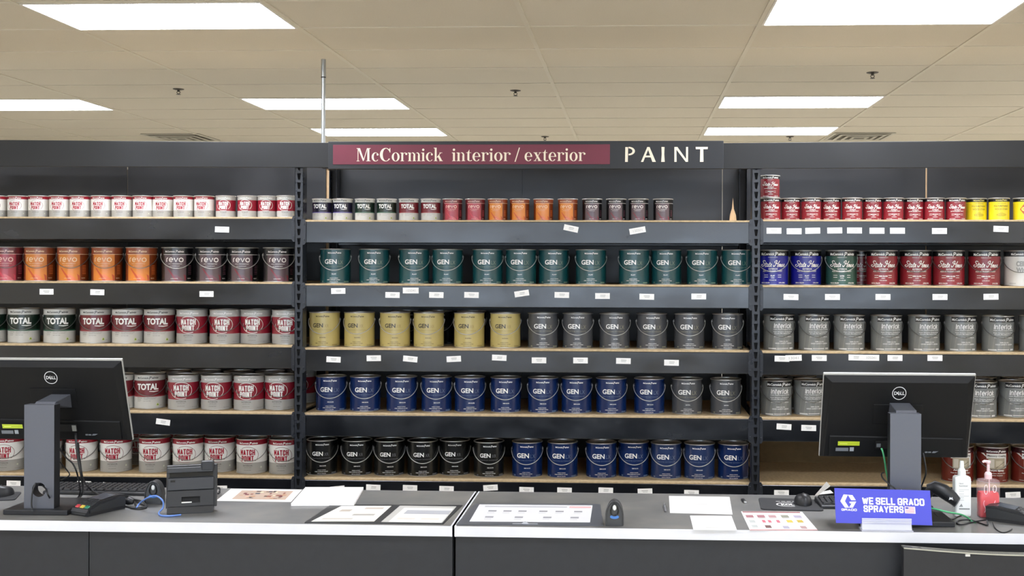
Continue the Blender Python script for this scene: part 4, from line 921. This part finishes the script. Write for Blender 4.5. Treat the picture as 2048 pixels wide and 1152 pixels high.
# ------------------------------------------------------------------ bottles
def bottle(label, px0, px1, bot, top, shoulder, clear, z_=0):
    pm = G((px0 + px1) / 2, bot); r = (px1 - px0) / 2 * pm.y / F
    t = thing('pump_bottle', label, 'bottle', (pm.x, pm.y + r * .6, CT)); Y = pm.y + r * .6
    hz = lambda py: P((px0 + px1) / 2, py, Y).z - CT
    return t, r, hz
t, r, hz = bottle('white hand sanitizer pump bottle beside the sprayer sign', 1910, 1942, 1033, 922, 951, False)
SAN = mat('sanitizer_plastic', '#dfe2df', .3, Transmission_Weight=.0); hs = hz(951)
m = MB()
def slab_bottle(r, d, h, mt, rd=.006, top=None):
    mm = MB(); out = []
    for cx_, cy_, a0 in ((r - rd, d - rd, 0), (-r + rd, d - rd, 90), (-r + rd, -d + rd, 180), (r - rd, -d + rd, 270)):
        for k in range(5): a = math.radians(a0 + 22.5 * k); out.append((cx_ + rd * math.cos(a), cy_ + rd * math.sin(a)))
    n = len(out); levels = [(.94, 0), (1, .003), (1, h - .012), (.93, h - .004), (top or .5, h)]
    vs = [(x * s, y * s, z) for s, z in levels for x, y in out]
    mm.add(vs, [(l * n + k, l * n + (k + 1) % n, (l + 1) * n + (k + 1) % n, (l + 1) * n + k) for l in range(len(levels) - 1) for k in range(n)], mt, True)
    mm.add(vs, [list(range(n))[::-1], list(range((len(levels) - 1) * n, len(levels) * n))], mt); return mm
slab_bottle(r, r * .62, hs, SAN).build('bottle_body', t)
K_ = ink('#8f9392')
m = MB(); f_ = lambda u, v, L: (u, -r * .62 - .0003 * L, v)
m.art([rect(-r * .75, .006, r * .95, hs - .014, ink('#eef0ee'), 1, 1), text('Hand', -r * .5, hs * .80, 0, hs * .84, K_, 2, .02), text('Sanitizer', -r * .5, hs * .74, r * .6, hs * .785, K_, 2, .02)] + [rect(-r * .5, hs * q, r * (.1 + .6 * (i % 3 == 0)), hs * q + .002, ink('#c2c5c4'), 2, 1) for i, q in enumerate((.66, .62, .55, .5, .46, .40))] + [poly([(-r * .5, hs * .24), (-r * .2, hs * .32), (-r * .02, hs * .24)], K_, 2), rect(-r * .5, hs * .17, r * .8, hs * .205, K_, 2, 1)], f_); m.build('label', t)
hn = hz(922)
MB().lathe([(.0005, hs - .001), (.0145, hs - .001), (.0145, hs + .018), (.012, hs + .023), (.0085, hs + .028), (.0075, hn - .006), (.0065, hn), (.0005, hn)], mat('white_plastic', '#ecefec', .35), 24).build('spray_cap', t)
t, r, hz = bottle('clear pump bottle half full of red soap beside the sanitizer', 1960, 2000, 1036, 921, 957, True)
hs = hz(957); hl = hz(984)
CLR = mat('clear_plastic', '#f3dfe2', .08, Alpha=.15); REDS = mat('red_soap', '#d90c24', .12)
slab_bottle(r, r * .66, hs, CLR, .008, .45).build('bottle_body', t)
lb = slab_bottle(r * .95, r * .60, hl, REDS, .008, .93); lb.v = [(x, y, max(z, .0015)) for x, y, z in lb.v]; lb.build('soap', t)
PINKW = mat('pink_white_plastic', '#ecc9cd', .35)
m = MB(); m.art([stroke([(r * (q + .10 * math.sin(k * .9)), hs * (.14 + .045 * k)) for k in range(8 if q in (-.55, .5) else 12)], .0022, ink('#f0b4bc'), 1) for q in (-.55, .5)] + [ringart(-r * .42, hs * .74, r * .16, hs * .12, .0018, ink('#f6e6e8'), 1), ringart(r * .42, hs * .76, r * .17, hs * .09, .0018, ink('#f6e6e8'), 1)], lambda u, v, L: (u, -r * .66 - .0006 * L, v)); m.build('label', t)
hn = hz(921)
MB().lathe([(.0005, hs - .001), (.0135, hs - .001), (.0135, hs + .016), (.010, hs + .023), (.0055, hs + .025), (.005, hn - .012), (.0085, hn - .010), (.009, hn - .002), (.0005, hn)], PINKW, 24).tube([(.004, 0, hn - .005), (-.014, -.002, hn - .003), (-.022, -.003, hn - .006)], [.0055, .005, .004], PINKW, 10).build('pump', t)
MB().tube([(.004, 0, hs), (.004, 0, .01)], .0025, PINKW, 8).build('dip_tube', t)

# ------------------------------------------------------------------ the blue sign in its clear holder
pa = G(1723, 1050); 
hx = [G(1724, 1062), G(1824, 1064)]; Ys = (hx[0].y + hx[1].y) / 2
holder = thing('sign_holder', 'clear ribbed acrylic holder gripping the blue sprayer sign', 'sign holder', ((hx[0].x + hx[1].x) / 2, Ys + .012, CT))
ACR = mat('clear_acrylic', '#e9ebf5', .1, Alpha=.42); hl2 = (hx[1].x - hx[0].x) / 2
MB().prism([(-.022, 0), (.03, 0), (.03, .006), (-.022, .005)], -hl2 - .003, hl2 + .003, ACR, 'x').build('foot', holder, .001)
MB().prism([(-.016, .005), (-.010, .005), (-.002, .020), (-.004, .044), (-.009, .044), (-.009, .022)], -hl2, hl2, ACR, 'x').build('front_jaw', holder)
MB().prism([(.008, .006), (.014, .006), (.014, .040), (.009, .040)], -hl2, hl2, ACR, 'x').build('back_jaw', holder)
m = MB()
for z in (.030, .036, .042): m.tube([(-hl2, -.010, z), (hl2, -.010, z)], .0012, ACR, 6)
m.build('ribs', holder)
cs = [P(1668.5, 976, Ys + .016), P(1859.5, 981, Ys + .016), P(1864.5, 1050.5, Ys + .014), P(1672, 1045.5, Ys + .014)]
c0 = sum(cs, Vector()) / 4; c0.y = Ys + .0145
sg = thing('counter_sign', 'blue counter sign with white lettering about sprayers and a small flag', 'sign', tuple(c0))
BLU = mat('sign_blue', '#4b4fc4', .35, noise=.02)
q = [p - c0 for p in cs]
b = [Vector((p.x, .0025, p.z)) for p in q]; f = [Vector((p.x, -.0025, p.z)) for p in q]
MB().add([tuple(p) for p in f + b], [(3, 2, 1, 0), (4, 5, 6, 7), (0, 1, 5, 4), (1, 2, 6, 5), (2, 3, 7, 6), (3, 0, 4, 7)], BLU).build('panel', sg)
def sf(u, v, L):                               # u, v in the close view's pixels (70..1750, 140..780)
    a = (u - 85) / 1660; e = (v - 150) / 620; p = f[0].lerp(f[1], a).lerp(f[3].lerp(f[2], a), e); return (p.x, -.0026 - .0004 * L, p.z)
SW = ink('#f4f4fb')
def tx(s, u0, v0, u1, v1, bold=.03, L=1):
    vs, fs, m_, L_ = text(s, u0, -v1, u1, -v0, SW, L, bold, 0, 1.06); return ([(u, -v) for u, v in vs], fs, m_, L_)
it = [([(u, -v) for u, v in vs], fs, m_, L_) for vs, fs, m_, L_ in block('WE SELL GRACO', 556, -424, 1632, -296, SW, 1, .20, .08) + block('SPRAYERS', 572, -562, 1265, -440, SW, 1, .20, .08) + block('GRACO', 188, -548, 455, -508, SW, 1, .24, .15)]
it += [poly([(238, 258), (405, 268), (425, 330), (445, 352), (350, 352), (318, 280), (258, 378), (325, 490), (345, 455), (330, 395), (330, 378), (452, 378), (400, 488), (250, 488), (178, 378)], SW, 1)]
it[-1:] = [poly([(238, 256), (312, 260), (256, 376), (322, 490), (250, 492), (176, 378)], SW, 1), poly([(312, 260), (392, 264), (446, 354), (366, 356)], SW, 1), poly([(330, 384), (452, 378), (388, 490), (322, 490), (368, 412), (340, 412)], SW, 1)]
m = MB(); m.art(it, sf); m.build('lettering', sg)
fl_ = [poly([(1284, 440), (1466, 446), (1468, 570), (1286, 564)], ink('#f0d9e2'), 1), poly([(1298, 452), (1350, 454), (1350, 488), (1298, 486)], ink('#5b61b8'), 2)]
fl_ += [poly([(1300 if k > 2 else 1356, 456 + 17 * k), (1448, 461 + 17 * k), (1448, 469 + 17 * k), (1300 if k > 2 else 1356, 464 + 17 * k)], ink('#e79aa6'), 2) for k in range(6)]
m = MB(); m.art(fl_, sf); m.build('flag_print', sg)

# ------------------------------------------------------------------ cables and small things
CAB = mat('cable_black', '#17181a', .45, noise=.05)
def cable(name, label, pts, r, m=CAB, ends=()):
    o = MB(); pp = smooth_path(pts, 8); base = min(p.z for p in pp); c = Vector((pp[0].x, pp[0].y, 0))
    o.tube([p - c for p in pp], r, m, 8); return tag(o.build(name, None, 0, tuple(c)), label, 'cable')
def H_(x, y, z): return G(x, y, CT + z)
Ym = 4.165
cable('power_cable', 'thick black cable dropping from the monitor ports and looping on the counter', [P(152, 867, Ym - .02), P(152, 880, Ym - .045), P(156, 915, Ym - .05), P(164, 960, Ym - .03), H_(165, 985, .03), H_(155, 999, .006), H_(143, 1003, .005), H_(150, 1009, .005), H_(165, 1003, .006)], .0042)
cable('power_cable', 'black cable running from the monitor over the counter behind the scanner', [P(156, 885, Ym - .03), P(160, 925, Ym - .02), P(166, 958, Ym), H_(180, 978, .025), H_(200, 989, .012), H_(235, 993, .010), H_(262, 996, .006), H_(280, 1006, .005), H_(292, 1013, .0045), H_(275, 1016, .0045)], .0038)
cable('signal_cable', 'black cable drooping from the side of the monitor toward the keyboard', [P(118, 896, Ym - .02), P(132, 915, Ym - .03), P(146, 928, Ym - .02), P(155, 950, Ym), H_(160, 985, .03), H_(150, 1000, .005), H_(140, 1004, .005)], .003)
cable('signal_cable', 'thin black cable hooked beside the stand of the cable monitor', [P(118, 922, Ym - .02), P(132, 938, Ym - .02), P(139, 948, Ym - .02), P(135, 954, Ym - .02), P(122, 960, Ym)], .0022)
cable('stand_cable', 'black cable passing out of the stand hole down to the base', [P(78, 962, 4.075), P(71, 968, 4.03), P(65, 985, 4.018), P(63, 1008, 4.015), P(65, 1019, 4.012), H_(66, 1022, .02)], .003)
cable('stand_cable', 'black cable leaving the stand hole toward the card terminal', [P(86, 972, 4.075), P(92, 978, 4.03), P(97, 992, 4.015), H_(108, 1006, .02), H_(125, 1010, .012), H_(145, 1008, .006), H_(160, 1003, .0035), H_(175, 999, .0035)], .003)
cable('terminal_cable', 'black cable bundle between the card terminal and the card stand', [H_(205, 1000, .03), H_(222, 994, .035), H_(240, 992, .03), H_(258, 994, .015), H_(268, 1003, .006), H_(272, 1014, .004), H_(262, 1016, .004)], .003)
cable('terminal_cable', 'loose black cable end coiled beside the blue network cable', [H_(228, 1003, .004), H_(250, 1012, .004), H_(275, 1018, .004), H_(293, 1014, .004), H_(285, 1003, .012), H_(268, 999, .010), H_(250, 1001, .008)], .0028)
cable('network_cable', 'bright blue network cable looping beside the black card stand', [H_(273, 1016, .003), H_(281, 1005, .02), H_(297, 995, .05), H_(312, 992, .055), H_(325, 1001, .045), H_(326, 1015, .02), H_(318, 1025, .004), H_(322, 1031, .0035), H_(340, 1032, .0035), H_(362, 1029.5, .0035)], .0032, mat('cable_blue', '#5f83c8', .4))
cable('coiled_cord', 'small black coiled cord at the edge of the card stand by the flyer', [H_(432, 990, .01)] + [H_(436 + 4 * math.cos(a), 984 + 5 * math.sin(a) - .4 * a, .012 + .001 * a) for a in [k * .8 for k in range(18)]], .0022)
m = MB(); m.tube([(0, 0, 0), (.012, .004, .004), (.03, .006, 0)], [.010, .016, .010], BLKP, 10)
p = H_(250, 1004, .016); tag(m.build('cable_connector', None, 0, tuple(p)), 'black plug lump among the cables beside the card terminal', 'plug')
MONC = P(1763, 895, 4.13)
cable('network_cable', 'green network cable running from the monitor past the sprayer sign', [P(1763, 897, 4.11), P(1766, 905, 4.10), P(1770, 925, 4.11), P(1774, 950, 4.14), H_(1790, 1010, .045), H_(1830, 1012, .055), H_(1866, 1017, .060), H_(1895, 1024, .050), H_(1922, 1029, .028), H_(1938, 1037, .005), H_(1944, 1043, .004), H_(1952, 1044, .004)], .0032, mat('cable_green', '#4fae78', .4))
cable('power_cable', 'black cable curving beside the stand of the sign monitor', [P(1846, 906, 4.11), P(1850, 925, 4.10), P(1852, 945, 4.10), P(1847, 962, 4.12), P(1838, 985, 4.16), H_(1830, 1005, .01)], .003)
cable('power_cable', 'black cable loop leaning on the front of the sign monitor stand', [P(1768, 945, 4.10), P(1763, 948, 4.08), P(1766, 957, 4.05), P(1780, 970, 4.02), P(1796, 985, 4.00), H_(1810, 1030, .01)], .0028)
cable('scanner_cable', 'black cable looping from the tucked scanner to the sanitizer bottle', [H_(1868, 1026, .02), H_(1880, 1037, .016), H_(1900, 1040, .012), H_(1915, 1034, .01), H_(1925, 1030, .01)], .003)
cable('terminal_cable', 'black cable loops in front of the red soap bottle', [H_(1972, 1040, .02), H_(1945, 1044, .004), H_(1925, 1049, .003), H_(1914, 1047, .003), H_(1918, 1041, .003), H_(1940, 1040, .006), H_(1960, 1046, .003), H_(1975, 1050, .004), H_(1974, 1041, .014)], .0026)
cable('terminal_cable', 'thin black cable under the card terminal by the soap bottle', [H_(1985, 1045, .012), H_(1992, 1058, .003), H_(2005, 1065, .0025), H_(2018, 1062, .0025), H_(2024, 1058, .004)], .002)
o = MB(); o.hexa([(-.02, -.008, 0), (.016, -.008, 0), (.022, .008, 0), (-.012, .008, 0)], [(-.012, -.004, .018), (.02, -.004, .018), (.024, .010, .02), (-.006, .010, .02)], mat('blue_plastic', '#4fa8dc', .35))
p = G(2012, 1022); tag(o.build('plastic_clip', None, .002, (p.x, p.y + .02, CT)), 'bright blue plastic clip behind the card terminal', 'clip')
# crumpled white paper behind the sign and white curled tag by the mouse
p = G(1808, 1000); o = MB(); 
o.add([(-.05, 0, 0), (.05, 0, 0), (.02, .01, .10), (-.008, .0, .115), (-.03, .03, .06), (.04, .04, .05), (.0, .05, 0)], [(0, 1, 2), (0, 2, 3), (0, 3, 4), (1, 5, 2), (2, 5, 4), (2, 4, 3), (5, 6, 4), (4, 6, 0)], PAPER)
tag(o.build('paper_scrap', None, 0, (P(1805, 975, 4.01).x, 3.995, CT + .0205)), 'crumpled white paper poking up behind the blue sprayer sign', 'paper')
p = G(1622, 994); o = MB()
o.add([(0, 0, .0), (.05, .02, .052), (.066, .02, .034), (.014, 0, -.0)], [(0, 1, 2, 3)], PAPER); o.add([(.01, 0, .002), (.08, .03, .004), (.07, .05, .012), (.01, .02, .006)], [(0, 1, 2, 3)], PAPER)
so = tag(o.build('paper_strip', None, 0, (p.x + .02, p.y + .03, CT + .001)), 'folded white paper strip sticking up behind the computer mouse', 'paper'); sd = so.modifiers.new('thick', 'SOLIDIFY'); sd.thickness = .0006
p = G(1487, 1003); t = thing('usb_stick', 'small dark stick with a ring lying near the mouse pad', 'usb stick', (p.x, p.y, CT), .1)
MB().box(-.006, -.025, 0, .006, .020, .008, BLKP).build('body', t, .002); MB().box(-.0045, -.038, .0015, .0045, -.025, .0065, STEEL).build('metal_tip', t)
MB().tube([(.006 * math.cos(a), .024 + .006 * math.sin(a), .005) for a in [2 * PI * k / 12 for k in range(12)]], .0015, STEEL, 6, True).build('ring', t)
p = G(1330, 1018); t = thing('pen', 'grey pen lying beside the larger loose white sheet', 'pen', (p.x, p.y, CT + .0045), .02)
MB().tube([(0, -.06, 0), (0, -.05, 0), (0, .045, 0), (0, .06, 0)], [.002, .0042, .0045, .004], mat('pen_grey', '#77777a', .25), 10).build('barrel', t)
MB().box(-.001, .01, .0042, .001, .055, .0065, STEEL).build('clip', t)
p = G(1050, 1049.5); o = MB(); o.box(-.045, -.003, 0, .045, .003, .0012, mat('tape_clear', '#b9bbc0', .2)); o.prism([(-.014, .0012), (.014, .0012), (0, .009)], -.001, .001, mat('tape_clear', '#b9bbc0', .2)); tag(o.build('tape_strip', None, 0, (p.x, p.y + .003, CT + .0026)), 'strip of clear tape on the near edge of the slate mat', 'tape')
# metal pole, sprinklers and vents at the ceiling
p = P(647, 120, 6.80); t = thing('support_pole', 'slim galvanised metal pole rising from the rack to the ceiling', 'pole', (p.x, 6.80, 0))
GALV = mat('galvanised', '#a9adae', .35, .8, noise=.05)
MB().tube([(0, 0, 0), (0, 0, ZC - .11)], .0125, GALV, 16).build('lower_tube', t); MB().tube([(0, 0, ZC - .11), (0, 0, ZC - .0005)], .0145, GALV, 16).build('coupling', t); MB().tube([(0, 0, ZC - .114), (0, 0, ZC - .108)], .0150, BLKP, 16).build('clamp', t)
for px, py, lab in ((357, 184, 'sprinkler head on the ceiling far from the metal pole, over the red-lidded quarts'), (1031, 187, 'sprinkler head on the ceiling above the middle of the sign'), (1745, 151, 'sprinkler head on the ceiling over the yellow quarts end, beside a light panel'), (1090, 279, 'distant sprinkler head peeping over the middle of the sign'), (1580, 279, 'distant sprinkler head peeping over the fascia beside the PAINT lettering')):
    p = G(px, py - 6, ZC); t = thing('sprinkler_head', lab, 'sprinkler', (p.x, p.y, ZC), 0, 'ceiling sprinkler heads')
    BR = mat('sprinkler_metal', '#4a443c', .4, .5)
    MB().lathe([(.0005, -.010), (.020, -.008), (.036, -.004), (.040, 0)], BR, 24).build('escutcheon', t)
    m = MB(); m.tube([(0, 0, -.002), (0, 0, -.02)], .009, BR, 10)
    for s in (-1, 1): m.tube([(s * .008, 0, -.018), (s * .013, 0, -.024), (s * .008, 0, -.032), (0, 0, -.036)], .0024, BR, 6)
    m.build('yoke', t); MB().lathe([(.0005, -.036), (.016, -.038), (.016, -.040), (.0005, -.040)], BR, 16).build('deflector', t)
for px, py, lab in ((363, 274, 'square ceiling air vent peeping above the fascia over the white quarts'), (1718, 272, 'square ceiling air vent peeping above the fascia past the PAINT lettering')):
    p = G(px, py, ZC); t = thing('ceiling_vent', lab, 'vent', (p.x, p.y, ZC), 0, 'ceiling air vents')
    VM = mat('vent_metal', '#c4bfb0', .5); VD = mat('vent_dark', '#7d786a', .7)
    for i, (a, zz) in enumerate(((.29, -.004), (.22, -.014), (.15, -.018), (.08, -.020))):
        m = MB(); w_ = .028
        for bx in ((-a, -a, a, -a + w_), (-a, a - w_, a, a), (-a, -a + w_, -a + w_, a - w_), (a - w_, -a + w_, a, a - w_)): m.box(bx[0], bx[1], zz - .004, bx[2], bx[3], zz, VM)
        m.build('louvre', t)
    MB().box(-.285, -.285, -.003, .285, .285, -.0005, VD).build('throat', t)
for o in list(bpy.data.objects):
    if o.type == 'MESH' and o.parent is None and 'kind' not in o and 'category' not in o: print('untagged', o.name)
